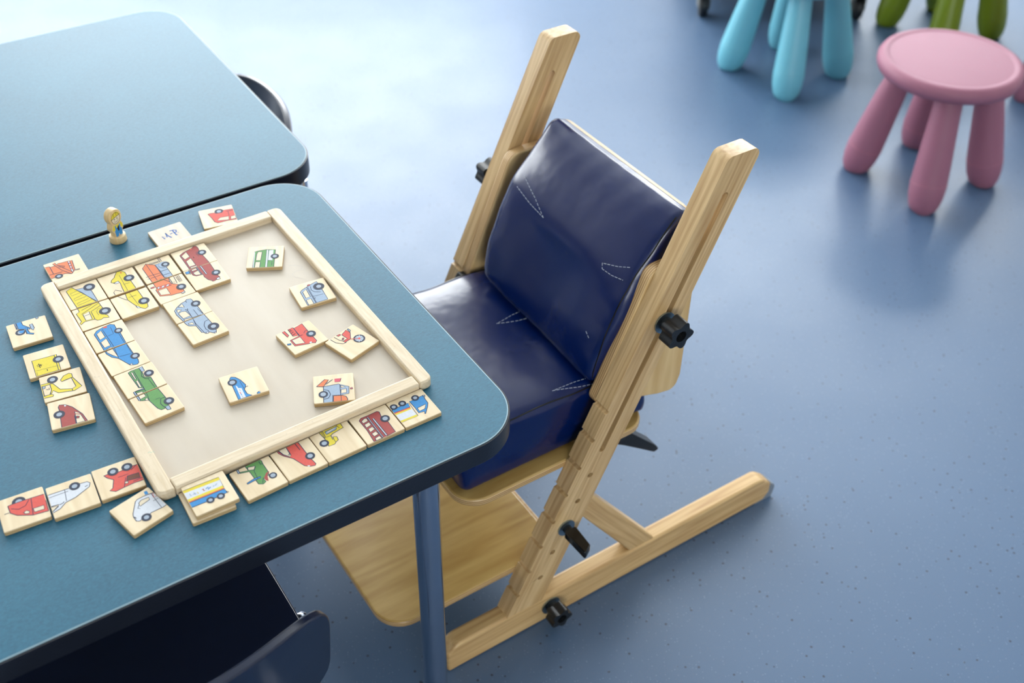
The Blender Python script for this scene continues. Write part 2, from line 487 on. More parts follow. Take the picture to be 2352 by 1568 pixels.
for i, (w, a0, a1, z0, z1) in enumerate(WINDOWS):
    parts = []
    mull = [a0 + .03, a1 - .03] + ([(a0 + a1) / 2] if a1 - a0 > 1 else [])
    def wb(p0, p1, q0, q1):
        if w == 'back': return box_vf(p0, p1, rm['y1'] + .035, rm['y1'] + .085, q0, q1)
        if w == 'front': return box_vf(p0, p1, rm['y0'] - .085, rm['y0'] - .035, q0, q1)
        if w == 'right': return box_vf(rm['x1'] + .035, rm['x1'] + .085, p0, p1, q0, q1)
        return box_vf(rm['x0'] - .085, rm['x0'] - .035, p0, p1, q0, q1)
    for mpos in mull: parts.append(wb(mpos - .03, mpos + .03, z0, z1))
    for zz in (z0 + .03, z1 - .03): parts.append(wb(a0, a1, zz - .03, zz + .03))
    wo = structure(mesh_obj('window_%d' % (i + 1), *merge(*parts), 'window_frame_white'))  # includes frames for the added front and left fill openings
    if i == 1:                                           # two unseen blinds added to dim the sky, with a bright gap between
        for p0, p1 in ((a0 - .02, 1.30), (1.60, a1 + .02)):
            mesh_obj('added_blind', *box_vf(p0, p1, rm['y1'] - .034, rm['y1'] - .030, z0 - .05, 1.75), 'added_blind_fabric', wo)

# ------------------------------------------------------------------ the two tables
TA = 0.5869015                      # direction of the long table edges
DV = Vector((math.cos(TA), math.sin(TA), 0)); NV = Vector((-math.sin(TA), math.cos(TA), 0))
HT = .595
def tw(d, n, z=0.0): return DV * d + NV * n + Vector((0, 0, z))

def table(label, d0, d1, n0, n1, legs):
    cd, cn = (d0 + d1) / 2, (n0 + n1) / 2
    t = tag(empty('classroom_table', tw(cd, cn, 0), TA), label, 'table')
    hx, hy = (d1 - d0) / 2, (n1 - n0) / 2
    rect = lambda e: [(-hx + e, -hy + e), (hx - e, -hy + e), (hx - e, hy - e), (-hx + e, hy - e)]
    out = fillet(rect(0), .068, 14); lip = fillet(rect(.0022), .0658, 14); inn = fillet(rect(.0035), .0645, 14)
    mesh_obj('edge_band', *prism(out, [inn], HT - .029, HT - .0012, 'z'), 'edge_rubber', t, smooth=True, bevel=.0012)
    mesh_obj('rim_highlight', *prism(lip, [inn], HT - .004, HT - .0002, 'z'), 'edge_highlight', t, smooth=True)  # pale strip draws the edge highlight in colour
    mesh_obj('table_top', *prism(inn, [], HT - .006, HT, 'z'), 'teal_laminate', t)
    mesh_obj('core_board', *prism(inn, [], HT - .027, HT - .006, 'z'), 'underside_board', t)
    fr = fillet([(-hx + .1, -hy + .055), (hx - .1, -hy + .055), (hx - .1, hy - .055), (-hx + .1, hy - .055)], .02, 4)
    fi = fillet([(-hx + .12, -hy + .075), (hx - .12, -hy + .075), (hx - .12, hy - .075), (-hx + .12, hy - .075)], .01, 4)
    mesh_obj('under_frame', *prism(fr, [fi], HT - .055, HT - .027, 'z'), 'dark_metal', t)
    for lx, ly in legs:
        g = mesh_obj('leg', *lathe([(.0165, .03), (.0165, HT - .027)], 28, lx - cd, ly - cn), 'chrome_tube', t, smooth=True)
        mesh_obj('leg_foot', *lathe([(.014, 0), (.018, .003), (.018, .03), (.0155, .034)], 20, lx - cd, ly - cn), 'black_plastic', g, smooth=True)
    return t
table('teal table with dark edge that carries the wooden tray and picture tiles', -.675, .5267, .7459, 1.3605,
      [(.417, .806), (.417, 1.30), (-.565, .806), (-.565, 1.30)])
table('empty teal table behind the one with the tray', -.637, .5650, 1.3675, 2.020,
      [(.455, 1.43), (.455, 1.96), (-.527, 1.43), (-.527, 1.96)])

# ------------------------------------------------------------------ tray on the table
TRA = 0.6015942
TDV = Vector((math.cos(TRA), math.sin(TRA), 0)); TNV = Vector((-math.sin(TRA), math.cos(TRA), 0))
tl, trr, tf, tb_ = .1427, .4741, .851, 1.2729
tcen = TDV * ((tl + trr) / 2) + TNV * ((tf + tb_) / 2)
tray = tag(empty('wooden_tray', (tcen.x, tcen.y, HT), TRA), 'shallow wooden tray with pale base holding loose and paired picture tiles', 'tray')
hx, hy = (trr - tl) / 2, (tb_ - tf) / 2
RW, RH = .018, .0128
mesh_obj('base_board', *box_vf(-hx + .006, hx - .006, -hy + .006, hy - .006, .0, .00362), 'tray_base', tray)
def rail(pts, rad, mat):
    return mesh_obj('rail', *prism(fillet(pts, rad, 6), [], .0, RH, 'z'), mat, tray, smooth=True, bevel=.0022, seg=3)
cr = .012
rail([(-hx, -hy), (-hx + RW, -hy), (-hx + RW, hy), (-hx, hy)], [cr, .0, .0, cr], 'beech_rail_y')
rail([(hx - RW, -hy), (hx, -hy), (hx, hy), (hx - RW, hy)], [.0, cr, cr, .0], 'beech_rail_y')
rail([(-hx + RW + .0003, -hy), (hx - RW - .0003, -hy), (hx - RW - .0003, -hy + RW), (-hx + RW + .0003, -hy + RW)], 0, 'beech_rail')
rail([(-hx + RW + .0003, hy - RW), (hx - RW - .0003, hy - RW), (hx - RW - .0003, hy), (-hx + RW + .0003, hy)], 0, 'beech_rail')

def pen(name, pts, z, w, mat):
    V, F = [], []
    for i, q in enumerate(pts):
        d = (Vector(pts[min(i + 1, len(pts) - 1)]) - Vector(pts[max(i - 1, 0)])).normalized()
        V += [(q[0] - d.y * w, q[1] + d.x * w, z), (q[0] + d.y * w, q[1] - d.x * w, z)]
    return mesh_obj(name, V, [(2 * i, 2 * i + 1, 2 * i + 3, 2 * i + 2) for i in range(len(pts) - 1)], mat, tray)
pen('pencil_mark', [(.1227, .0895), (.1303, .086), (.137, .0792), (.133, .0723), (.1253, .0732), (.1191, .071), (.1183, .0633), (.1261, .0531), (.1289, .0472)], .00367, .00016, 'pencil_grey')
pen('pen_mark', [(-.1534, -.1465), (-.1512, -.1456), (-.1503, -.1481), (-.148, -.1471), (-.1469, -.1491)], .01285, .0003, 'pen_green')

# ------------------------------------------------------------------ picture tiles
# position, height, turn of each tile; ink areas (f) and pen lines (l) in tenths of a millimetre
TILES = {
 'grey_top': [-0.40656, 1.09563, 0.59862, 0.6169],
 'grey_bot': [-0.37844, 1.05744, 0.59862, 0.6382],
 'blue_top': [-0.488, 1.03852, 0.59862, 0.5978],
 'blue_bot': [-0.4597, 0.99931, 0.59862, 0.6313],
 'green_top': [-0.4307, 0.96165, 0.59862, 0.634],
 'green_bot': [-0.4017, 0.92332, 0.59862, 0.636],
 'moto_blue': [-0.58952, 1.04903, 0.595, 0.515],
 'van_yel': [-0.55082, 0.99502, 0.595, 0.4956],
 'exc_arm': [-0.51935, 0.95538, 0.595, 0.4633],
 'car_dred': [-0.49645, 0.91185, 0.595, 0.427],
 'motorcycle': [-0.1934, 1.03621, 0.59862, 0.8741],
 'firetruck': [-0.25513, 1.04287, 0.59862, 0.688],
 'jeep': [-0.25507, 1.13072, 0.59862, 0.5014],
 'bus_green': [-0.32824, 1.20464, 0.59862, 0.1071],
 'bus_red': [-0.15013, 0.89993, 0.595, 0.594],
 'truck_blue': [-0.11066, 0.92713, 0.595, 0.5954],
 'racecar': [-0.3097, 0.95759, 0.59862, 0.4828],
 'tow': [-0.2047, 0.95374, 0.59862, 0.1724],
 'ambul': [-0.37978, 0.76776, 0.595, 0.8225],
 'truck_red': [-0.41527, 0.8121, 0.595, 0.5212],
 'yel_top': [-0.54306, 1.11819, 0.59862, 0.5991],
 'yel_bot': [-0.51571, 1.07835, 0.59862, 0.5856],
 'taxi_bot': [-0.39664, 1.16229, 0.59862, 0.5911],
 'orange_half': [-0.58393, 1.17657, 0.595, 0.5953],
 'yelcar_top': [-0.50339, 1.14517, 0.59862, 0.5994],
 'yelcar_bot': [-0.4746, 1.10343, 0.59862, 0.6019],
 'orange_top': [-0.46275, 1.17316, 0.59862, 0.6009],
 'orange_bot': [-0.43542, 1.13296, 0.59862, 0.6278],
 'taxi_top': [-0.42243, 1.20156, 0.59862, 0.5944],
 'mp': [-0.46665, 1.2548, 0.595, 0.6241],
 'redfar': [-0.41138, 1.3008, 0.595, 0.396],
 'red_left': [-0.50101, 0.76705, 0.595, 0.5137],
 'white_car': [-0.45602, 0.78656, 0.595, 0.51],
 'trailer': [-0.31245, 0.78871, 0.59969, 0.5889],
 'under': [-0.31515, 0.78407, 0.595, 0.5525],
 'tractor': [-0.2673, 0.81617, 0.595, 0.6368],
 'redcar2': [-0.22867, 0.8446, 0.595, 0.6212],
 'exc_cab': [-0.18993, 0.87229, 0.595, 0.6153],
}
ART = {
 'yel_top': [('f','S',0,[-55,149,43,133,110,22,110,-228,89,-228,-7,56]),('l','K',8,[-55,149,43,133,110,22,110,-228]),('l','K',8,[89,-228,-7,56,-55,149]),('f','Y',0,[-165,171,-82,220,100,-226,-149,-228,-153,-228]),('l','K',8,[-165,171,-82,220,100,-226,-149,-228]),('l','K',8,[-153,-228,-165,171]),('l','K',4.5,[-31,113,-135,98,-134,44,-7,56]),('l','K',4.5,[5,2,-128,-27,-128,-73,21,-56]),('l','K',4.5,[30,-115,-125,-141,-126,-187,58,-160]),('f','T',0,[182,109,179,132,168,152,152,169,131,179,108,183,86,179,65,169,49,152,38,132,35,109,38,86,49,66,65,49,86,39,108,35,131,39,152,49,168,66,179,86]),('f','H',0,[145,109,144,120,138,131,130,139,120,144,108,146,97,144,87,139,79,131,73,120,72,109,73,98,79,87,87,79,97,74,108,72,120,74,130,79,138,87,144,98])],
 'yel_bot': [('f','S',0,[106,228,106,225,104,228]),('l','K',8,[106,228,106,225,104,228]),('f','Y',0,[102,228,104,220,114,84,56,23,87,-35,121,-81,124,-134,65,-104,30,-126,-15,-117,-38,-78,-156,-61,-215,-99,-214,-62,-190,-39,-202,139,-157,162,-157,228]),('l','K',8,[102,228,104,220,114,84,56,23,87,-35,121,-81,124,-134,65,-104,30,-126,-15,-117,-38,-78,-156,-61,-215,-99,-214,-62,-190,-39,-202,139,-157,162,-157,228]),('f','C',0,[-135,85,-52,110,-62,-56,-138,-47]),('l','K',8,[-135,85,-52,110,-62,-56,-138,-47,-135,85]),('l','K',7,[-129,49,-60,50]),('l','K',7,[-125,175,13,218]),('l','K',7,[-148,99,103,214]),('l','K',7,[-33,92,112,156]),('l','K',7,[-33,92,-35,-80]),('l','K',4.5,[113,91,63,109,25,55,28,-23]),('f','T',0,[191,16,187,38,177,58,161,74,141,84,119,88,97,84,77,74,61,58,50,38,47,16,50,-6,61,-26,77,-42,97,-52,119,-56,141,-52,161,-42,177,-26,187,-6]),('f','H',0,[155,16,153,27,148,37,140,45,130,50,119,52,108,50,98,45,90,37,85,27,83,16,85,5,90,-5,98,-13,108,-18,119,-20,130,-18,140,-13,148,-5,153,5])],
 'yelcar_top': [('f','Y',0,[-17,172,23,228,37,228,81,222,115,172,113,103,122,-228,-32,-228,-25,-127,-12,-25,-20,35,-77,17,-109,51,-88,92,-39,130]),('l','K',8,[-17,172,23,228]),('l','K',8,[37,228,81,222,115,172,113,103,122,-228]),('l','K',8,[-32,-228,-25,-127,-12,-25,-20,35,-77,17,-109,51,-88,92,-39,130,-17,172]),('f','W',0,[-87,23,-25,33,-14,-10,-63,-6]),('l','K',8,[-87,23,-25,33,-14,-10,-63,-6,-87,23]),('l','K',7.5,[-50,-198,-113,-130,-148,-170,-147,-228]),('f','R',0,[59,202,82,196,62,161]),('l','K',4.5,[31,142,16,-228]),('l','K',4.5,[10,-67,93,-79]),('f','T',0,[186,25,183,46,173,65,158,80,139,89,118,93,97,89,78,80,62,65,53,46,49,25,53,3,62,-16,78,-31,97,-40,118,-44,139,-40,158,-31,173,-16,183,3]),('f','H',0,[152,25,150,35,145,45,138,52,128,57,118,59,107,57,98,52,90,45,85,35,84,25,85,14,90,4,98,-3,107,-8,118,-10,128,-8,138,-3,145,4,150,14])],
 'yelcar_bot': [('f','Y',0,[122,228,126,38,130,-110,116,-167,73,-187,33,-140,-2,-78,-31,20,-53,101,-38,225,-37,228]),('l','K',8,[122,228,126,38,130,-110,116,-167,73,-187,33,-140,-2,-78,-31,20,-53,101,-38,225,-37,228]),('l','K',7.5,[-133,228,-61,98]),('f','W',0,[-8,-74,23,-107,31,-144,-3,-122]),('l','K',8,[-8,-74,23,-107,31,-144,-3,-122,-8,-74]),('l','K',4.5,[14,228,29,-72]),('l','K',4.5,[-26,137,76,138]),('f','T',0,[182,-27,179,-6,169,13,153,29,134,39,113,42,91,39,72,29,56,13,47,-6,43,-27,47,-49,56,-68,72,-84,91,-93,113,-97,134,-93,153,-84,169,-68,179,-49]),('f','H',0,[147,-27,146,-17,141,-7,133,1,123,6,113,7,102,6,92,1,84,-7,80,-17,78,-27,80,-38,84,-48,92,-55,102,-60,113,-62,123,-60,133,-55,141,-48,146,-38])],
 'orange_top': [('f','S',0,[3,110,96,116,113,-39,115,-228,15,-228,11,-228,14,-61]),('l','K',8,[3,110,96,116,113,-39,115,-228]),('l','K',8,[15,-228,11,-228,14,-61,3,110]),('f','O',0,[-163,117,-94,194,0,112,4,31,6,-203,37,-228,-158,-228]),('l','K',8,[-163,117,-94,194,0,112,4,31,6,-203,37,-228]),('l','K',8,[-158,-228,-163,117]),('l','K',7,[-91,192,-90,-121,-89,-219]),('l','K',7,[-150,-82,2,-95]),('l','K',7,[-145,-141,1,-137]),('l','K',7,[-55,-228,-33,-227,-32,-228]),('l','K',7,[17,-63,110,-66]),('l','K',7,[15,-160,104,-161]),('l','K',7,[-188,-86,-160,-90]),('l','K',7,[-185,-137,-157,-141]),('l','K',7,[-57,170,68,162]),('l','K',7,[-51,145,76,143]),('l','K',7,[104,139,101,221,80,224,83,131]),('f','K',0,[171,53,168,75,158,94,143,109,124,119,103,122,81,119,62,109,47,94,37,75,34,53,37,32,47,13,62,-2,81,-12,103,-15,124,-12,143,-2,158,13,168,32]),('f','S',0,[170,53,166,74,157,93,142,108,123,117,103,121,82,117,63,108,48,93,39,74,35,53,39,33,48,14,63,-1,82,-10,103,-14,123,-10,142,-1,157,14,166,33]),('f','T',0,[176,48,173,65,166,80,154,92,138,100,122,102,105,100,90,92,78,80,70,65,68,48,70,32,78,16,90,4,105,-3,122,-6,138,-3,154,4,166,16,173,32]),('f','H',0,[149,48,147,57,144,64,138,70,130,74,122,75,113,74,106,70,100,64,96,57,95,48,96,40,100,32,106,26,113,23,122,21,130,23,138,26,144,32,147,40])],
 'orange_bot': [('f','O',0,[57,228,41,144,45,99,108,35,120,-98,119,-160,77,-145,22,-135,-49,-128,-176,-68,-174,82,-152,101,-150,228]),('l','K',8,[57,228,41,144,45,99,108,35,120,-98,119,-160,77,-145,22,-135,-49,-128,-176,-68,-174,82,-152,101,-150,228]),('f','C',0,[-156,55,-44,48,-50,-93,-159,-53]),('l','K',8,[-156,55,-44,48,-50,-93,-159,-53,-156,55]),('f','W',0,[-138,126,33,107,34,72,-140,86]),('l','K',8,[-138,126,33,107,34,72,-140,86,-138,126]),('f','R',0,[-107,119,-72,116,-94,89,-126,91]),('f','R',0,[-47,113,-11,109,-33,83,-66,84]),('f','R',0,[11,108,31,102,34,72,-4,80]),('f','R',0,[-212,163,-160,163,-166,139,-213,143]),('l','K',8,[-212,163,-160,163,-166,139,-213,143,-212,163]),('l','K',7,[-6,228,47,140]),('l','K',8,[125,228,108,71,54,86,65,228]),('l','K',7,[64,200,60,117,94,108]),('l','K',5.5,[142,224,187,223,179,78,135,80]),('l','K',5.5,[144,202,145,87]),('l','K',5.5,[163,210,162,83]),('l','K',5.5,[142,189,173,189]),('l','K',5.5,[141,132,170,130]),('f','W',0,[72,-149,115,-144,117,-166,74,-171]),('l','K',8,[72,-149,115,-144,117,-166,74,-171,72,-149]),('f','T',0,[183,-32,180,-13,171,4,158,18,140,27,121,30,102,27,85,18,71,4,62,-13,59,-32,62,-51,71,-69,85,-83,102,-91,121,-94,140,-91,158,-83,171,-69,180,-51]),('f','H',0,[152,-32,151,-23,146,-14,139,-7,131,-3,121,-1,112,-3,103,-7,96,-14,92,-23,90,-32,92,-42,96,-51,103,-57,112,-62,121,-63,131,-62,139,-57,146,-51,151,-42])],
 'taxi_top': [('f','D',0,[-146,121,-89,158,-28,178,49,196,84,226,111,217,124,171,118,116,110,76,128,-227,128,-228,-146,-228,-146,-225]),('l','K',8,[-146,121,-89,158,-28,178,49,196,84,226,111,217,124,171,118,116,110,76,128,-227,128,-228]),('l','K',8,[-146,-228,-146,-225,-146,121]),('f','C',0,[-132,97,-46,153,-42,33,-119,2]),('l','K',8,[-132,97,-46,153,-42,33,-119,2,-132,97]),('f','C',0,[-122,-46,-43,-10,-42,-183,-128,-179]),('l','K',8,[-122,-46,-43,-10,-42,-183,-128,-179,-122,-46]),('f','C',0,[-123,-196,-38,-201,-41,-227,-126,-223]),('l','K',8,[-123,-196,-38,-201,-41,-227,-126,-223,-123,-196]),('f','W',0,[-9,-226,2,-228,-9,-228]),('l','K',8,[-9,-226,2,-228]),('l','K',8,[-9,-228,-9,-226]),('f','R',0,[20,192,44,195,43,171,21,165]),('l','N',8,[-4,2,-6,-33]),('l','K',4.5,[79,96,54,53,62,-26]),('f','T',0,[187,35,184,53,176,69,163,82,147,91,129,94,111,91,94,82,81,69,73,53,70,35,73,17,81,0,94,-12,111,-21,129,-24,147,-21,163,-12,176,0,184,17]),('f','H',0,[158,35,157,44,152,52,146,59,138,63,129,64,120,63,111,59,105,52,101,44,99,35,101,26,105,18,111,11,120,7,129,6,138,7,146,11,152,18,157,26])],
 'taxi_bot': [('f','D',0,[133,228,128,76,119,-59,131,-123,105,-148,33,-158,-18,-98,-38,-16,-33,44,-116,54,-148,88,-154,169,-143,228]),('l','K',8,[133,228,128,76,119,-59,131,-123,105,-148,33,-158,-18,-98,-38,-16,-33,44,-116,54,-148,88,-154,169,-143,228]),('f','C',0,[-128,209,-61,216,-40,55,-116,74,-131,112]),('l','K',8,[-128,209,-61,216,-40,55,-116,74,-131,112,-128,209]),('f','D',0,[-127,180,-60,180,-60,159,-131,140]),('l','K',8,[-127,180,-60,180,-60,159,-131,140,-127,180]),('f','W',0,[14,228,16,26,0,23,-4,228]),('l','K',8,[14,228,16,26,0,23,-4,228]),('f','W',0,[-42,228,-43,43,-53,46,-52,228]),('l','K',8,[-42,228,-43,43,-53,46,-52,228]),('f','W',0,[78,-131,117,-121,124,-160,84,-163]),('l','K',8,[78,-131,117,-121,124,-160,84,-163,78,-131]),('f','R',0,[18,-141,54,-144,54,-164,18,-159]),('l','K',8,[18,-141,54,-144,54,-164,18,-159,18,-141]),('f','B',0,[-212,205,-164,203,-169,150,-215,158]),('l','K',8,[-212,205,-164,203,-169,150,-215,158,-212,205]),('l','K',8,[-158,228,-169,122]),('f','T',0,[182,-7,179,11,171,27,159,40,143,48,125,51,107,48,91,40,78,27,70,11,67,-7,70,-24,78,-40,91,-53,107,-61,125,-64,143,-61,159,-53,171,-40,179,-24]),('f','H',0,[153,-7,152,2,148,10,142,16,134,21,125,22,116,21,108,16,102,10,97,2,96,-7,97,-16,102,-24,108,-30,116,-34,125,-35,134,-34,142,-30,148,-24,152,-16])],
 'grey_top': [('f','S',0,[-158,22,-104,75,-24,122,31,135,57,158,105,141,111,102,110,72,118,-53,119,-228,-147,-228,-151,-188,-168,-70]),('l','K',8,[-158,22,-104,75,-24,122,31,135,57,158,105,141,111,102,110,72,118,-53,119,-228]),('l','K',8,[-147,-228,-151,-188,-168,-70,-158,22]),('f','C',0,[-91,66,-25,107,-28,24,-55,47]),('l','K',8,[-91,66,-25,107,-28,24,-55,47,-91,66]),('f','C',0,[-125,29,-76,-4,-137,-41,-138,-11]),('l','K',8,[-125,29,-76,-4,-137,-41,-138,-11,-125,29]),('f','C',0,[-139,-60,-96,-40,-44,-59,-26,-174,-126,-180]),('l','K',8,[-139,-60,-96,-40,-44,-59,-26,-174,-126,-180,-139,-60]),('f','C',0,[-128,-199,-27,-217,-29,-228,-127,-228]),('l','K',8,[-128,-199,-27,-217,-29,-228]),('l','K',8,[-127,-228,-128,-199]),('l','K',7,[-38,-19,-19,-52,-25,-224,-25,-228]),('l','K',7,[-25,-224,86,-228]),('l','K',4.5,[97,-89,114,-219]),('l','K',4.5,[48,-76,51,-226]),('l','K',7,[31,135,35,97]),('l','N',8,[-10,-23,-9,-48]),('f','T',0,[179,18,176,36,168,53,154,66,138,75,119,78,101,75,84,66,71,53,62,36,59,18,62,-1,71,-17,84,-31,101,-39,119,-42,138,-39,154,-31,168,-17,176,-1]),('f','H',0,[149,18,148,27,143,35,137,42,128,46,119,48,110,46,102,42,95,35,91,27,89,18,91,9,95,0,102,-6,110,-11,119,-12,128,-11,137,-6,143,0,148,9])],
 'grey_bot': [('f','S',0,[117,228,122,106,125,16,103,3,114,-141,103,-152,100,-170,74,-180,28,-114,8,-134,-23,-117,-27,-90,-51,-78,-55,79,-127,125,-142,164,-148,227,-148,228]),('l','K',8,[117,228,122,106,125,16,103,3,114,-141,103,-152,100,-170,74,-180,28,-114,8,-134,-23,-117,-27,-90,-51,-78,-55,79,-127,125,-142,164,-148,227,-148,228]),('f','C',0,[-120,173,-64,168,-62,113,-112,148]),('l','K',8,[-120,173,-64,168,-62,113,-112,148,-120,173]),('l','K',7,[-31,228,-53,83]),('l','K',7,[-31,228,-41,123,-27,-90]),('l','K',7.5,[122,106,68,96,29,35,16,-43,33,-103]),('f','W',0,[-10,-102,19,-108,23,-130,-8,-132]),('l','K',8,[-10,-102,19,-108,23,-130,-8,-132,-10,-102]),('f','W',0,[76,-152,96,-157,88,-180,72,-178]),('l','K',8,[76,-152,96,-157,88,-180,72,-178,76,-152]),('f','T',0,[185,-49,181,-28,171,-8,156,7,136,17,115,21,93,17,73,7,58,-8,48,-28,45,-49,48,-71,58,-91,73,-106,93,-116,115,-120,136,-116,156,-106,171,-91,181,-71]),('f','H',0,[146,-49,145,-40,140,-31,133,-24,124,-19,115,-18,105,-19,96,-24,89,-31,85,-40,83,-49,85,-59,89,-68,96,-75,105,-79,115,-81,124,-79,133,-75,140,-68,145,-59])],
 'blue_top': [('f','B',0,[-146,121,-98,174,-10,202,48,207,78,214,122,177,119,102,133,-8,128,-228,-139,-228,-139,-49]),('l','K',8,[-146,121,-98,174,-10,202,48,207,78,214,122,177,119,102,133,-8,128,-228]),('l','K',8,[-139,-228,-139,-49,-146,121]),('f','C',0,[-118,112,-50,151,-47,7,-118,-13]),('l','K',8,[-118,112,-50,151,-47,7,-118,-13,-118,112]),('f','C',0,[-126,-66,-44,-27,-44,-176,-119,-184]),('l','K',8,[-126,-66,-44,-27,-44,-176,-119,-184,-126,-66]),('f','C',0,[-112,-228,-45,-207,-44,-228]),('l','K',8,[-112,-228,-45,-207,-44,-228]),('f','R',0,[-10,202,35,198,30,168,-9,176]),('l','K',5.5,[-31,165,-18,-208,-20,-228]),('l','K',4.5,[-19,7,58,16,67,153]),('l','K',4.5,[113,-12,113,-227]),('f','T',0,[177,41,175,57,168,70,157,81,143,89,128,91,112,89,98,81,87,70,80,57,78,41,80,26,87,12,98,1,112,-6,128,-9,143,-6,157,1,168,12,175,26]),('f','H',0,[155,41,154,50,150,57,144,63,136,67,128,69,119,67,111,63,105,57,101,50,100,41,101,33,105,25,111,19,119,15,128,14,136,15,144,19,150,25,154,33])],
 'blue_bot': [('f','B',0,[123,228,123,27,129,-124,115,-179,92,-196,50,-183,14,-158,-26,-50,-56,28,-111,90,-142,177,-144,228]),('l','K',8,[123,228,123,27,129,-124,115,-179,92,-196,50,-183,14,-158,-26,-50,-56,28,-111,90,-142,177,-144,228]),('f','C',0,[-48,228,-47,210,-46,53,-91,117,-129,200,-128,228]),('l','K',8,[-48,228,-47,210,-46,53,-91,117,-129,200,-128,228]),('f','W',0,[19,-146,46,-148,43,-178,19,-170]),('l','K',8,[19,-146,46,-148,43,-178,19,-170,19,-146]),('l','K',5.5,[-28,228,-50,32]),('l','K',4.5,[-33,52,96,29]),('l','K',4.5,[115,198,111,19]),('f','T',0,[178,-39,176,-22,168,-7,156,5,140,13,123,16,106,13,91,5,79,-7,71,-22,69,-39,71,-56,79,-71,91,-84,106,-91,123,-94,140,-91,156,-84,168,-71,176,-56]),('f','H',0,[154,-39,152,-30,148,-21,141,-15,133,-11,123,-9,114,-11,106,-15,99,-21,95,-30,93,-39,95,-49,99,-57,106,-64,114,-68,123,-69,133,-68,141,-64,148,-57,152,-49])],
 'green_top': [('f','G',0,[-68,191,-31,205,67,200,74,124,60,23,121,-19,115,-228,-143,-228,-144,-221,-143,-161,-93,-158,-18,-172,-24,-144,-62,-125]),('l','K',8,[-68,191,-31,205,67,200,74,124,60,23,121,-19,115,-228]),('l','K',8,[-143,-228,-144,-221,-143,-161,-93,-158,-18,-172,-24,-144,-62,-125,-68,191]),('f','C',0,[-43,174,-21,174,-29,38,-46,41]),('l','K',8,[-43,174,-21,174,-29,38,-46,41,-43,174]),('f','C',0,[-48,4,-22,9,-28,-118,-54,-116]),('l','K',8,[-48,4,-22,9,-28,-118,-54,-116,-48,4]),('f','C',0,[-120,-192,-52,-201,-51,-228,-120,-228]),('l','K',8,[-120,-192,-52,-201,-51,-228]),('l','K',8,[-120,-228,-120,-192]),('f','S',0,[-143,-161,-123,-156,-123,-228,-142,-228]),('l','K',8,[-143,-161,-123,-156,-123,-228]),('l','K',8,[-142,-228,-143,-161]),('f','S',0,[-93,-158,-22,-161,-20,-178,-121,-161]),('l','K',8,[-93,-158,-22,-161,-20,-178,-121,-161,-93,-158]),('f','S',0,[67,200,108,209,104,119,68,120]),('l','K',8,[67,200,108,209,104,119,68,120,67,200]),('l','K',7,[62,117,40,52,58,-7,111,-32]),('l','K',5.5,[-3,185,-18,-217,-19,-228]),('l','K',4.5,[86,-27,94,-228]),('f','T',0,[187,53,184,70,176,86,164,99,148,107,130,110,113,107,97,99,84,86,76,70,74,53,76,36,84,20,97,7,113,-1,130,-4,148,-1,164,7,176,20,184,36]),('f','H',0,[159,53,157,62,153,70,147,76,139,80,130,81,122,80,114,76,107,70,103,62,102,53,103,44,107,36,114,30,122,26,130,25,139,26,147,30,153,36,157,44])],
 'green_bot': [('f','G',0,[108,228,121,25,90,-134,2,-131,-23,-84,-54,102,-135,143,-146,228]),('l','K',8,[108,228,121,25,90,-134,2,-131,-23,-84,-54,102,-135,143,-146,228]),('f','C',0,[-56,228,-54,178,-125,167,-126,228]),('l','K',8,[-56,228,-54,178,-125,167,-126,228]),('f','C',0,[-84,138,-53,147,-54,102,-84,115]),('l','K',8,[-84,138,-53,147,-54,102,-84,115,-84,138]),('f','S',0,[-129,228,-129,169,-134,146,-148,155,-148,228]),('l','K',8,[-129,228,-129,169,-134,146,-148,155,-148,228]),('f','S',0,[56,-109,100,-111,96,-182,57,-170]),('l','K',8,[56,-109,100,-111,96,-182,57,-170,56,-109]),('l','K',7,[119,41,67,47,33,-34,51,-121]),('l','K',5.5,[-29,228,-47,97]),('l','K',4.5,[14,70,65,64]),('f','T',0,[189,-41,186,-23,177,-6,164,7,148,15,129,18,111,15,94,7,81,-6,73,-23,70,-41,73,-60,81,-76,94,-89,111,-98,129,-101,148,-98,164,-89,177,-76,186,-60]),('f','H',0,[159,-41,157,-32,153,-24,147,-17,138,-13,129,-12,120,-13,112,-17,105,-24,101,-32,100,-41,101,-50,105,-59,112,-65,120,-69,129,-71,138,-69,147,-65,153,-59,157,-50])],
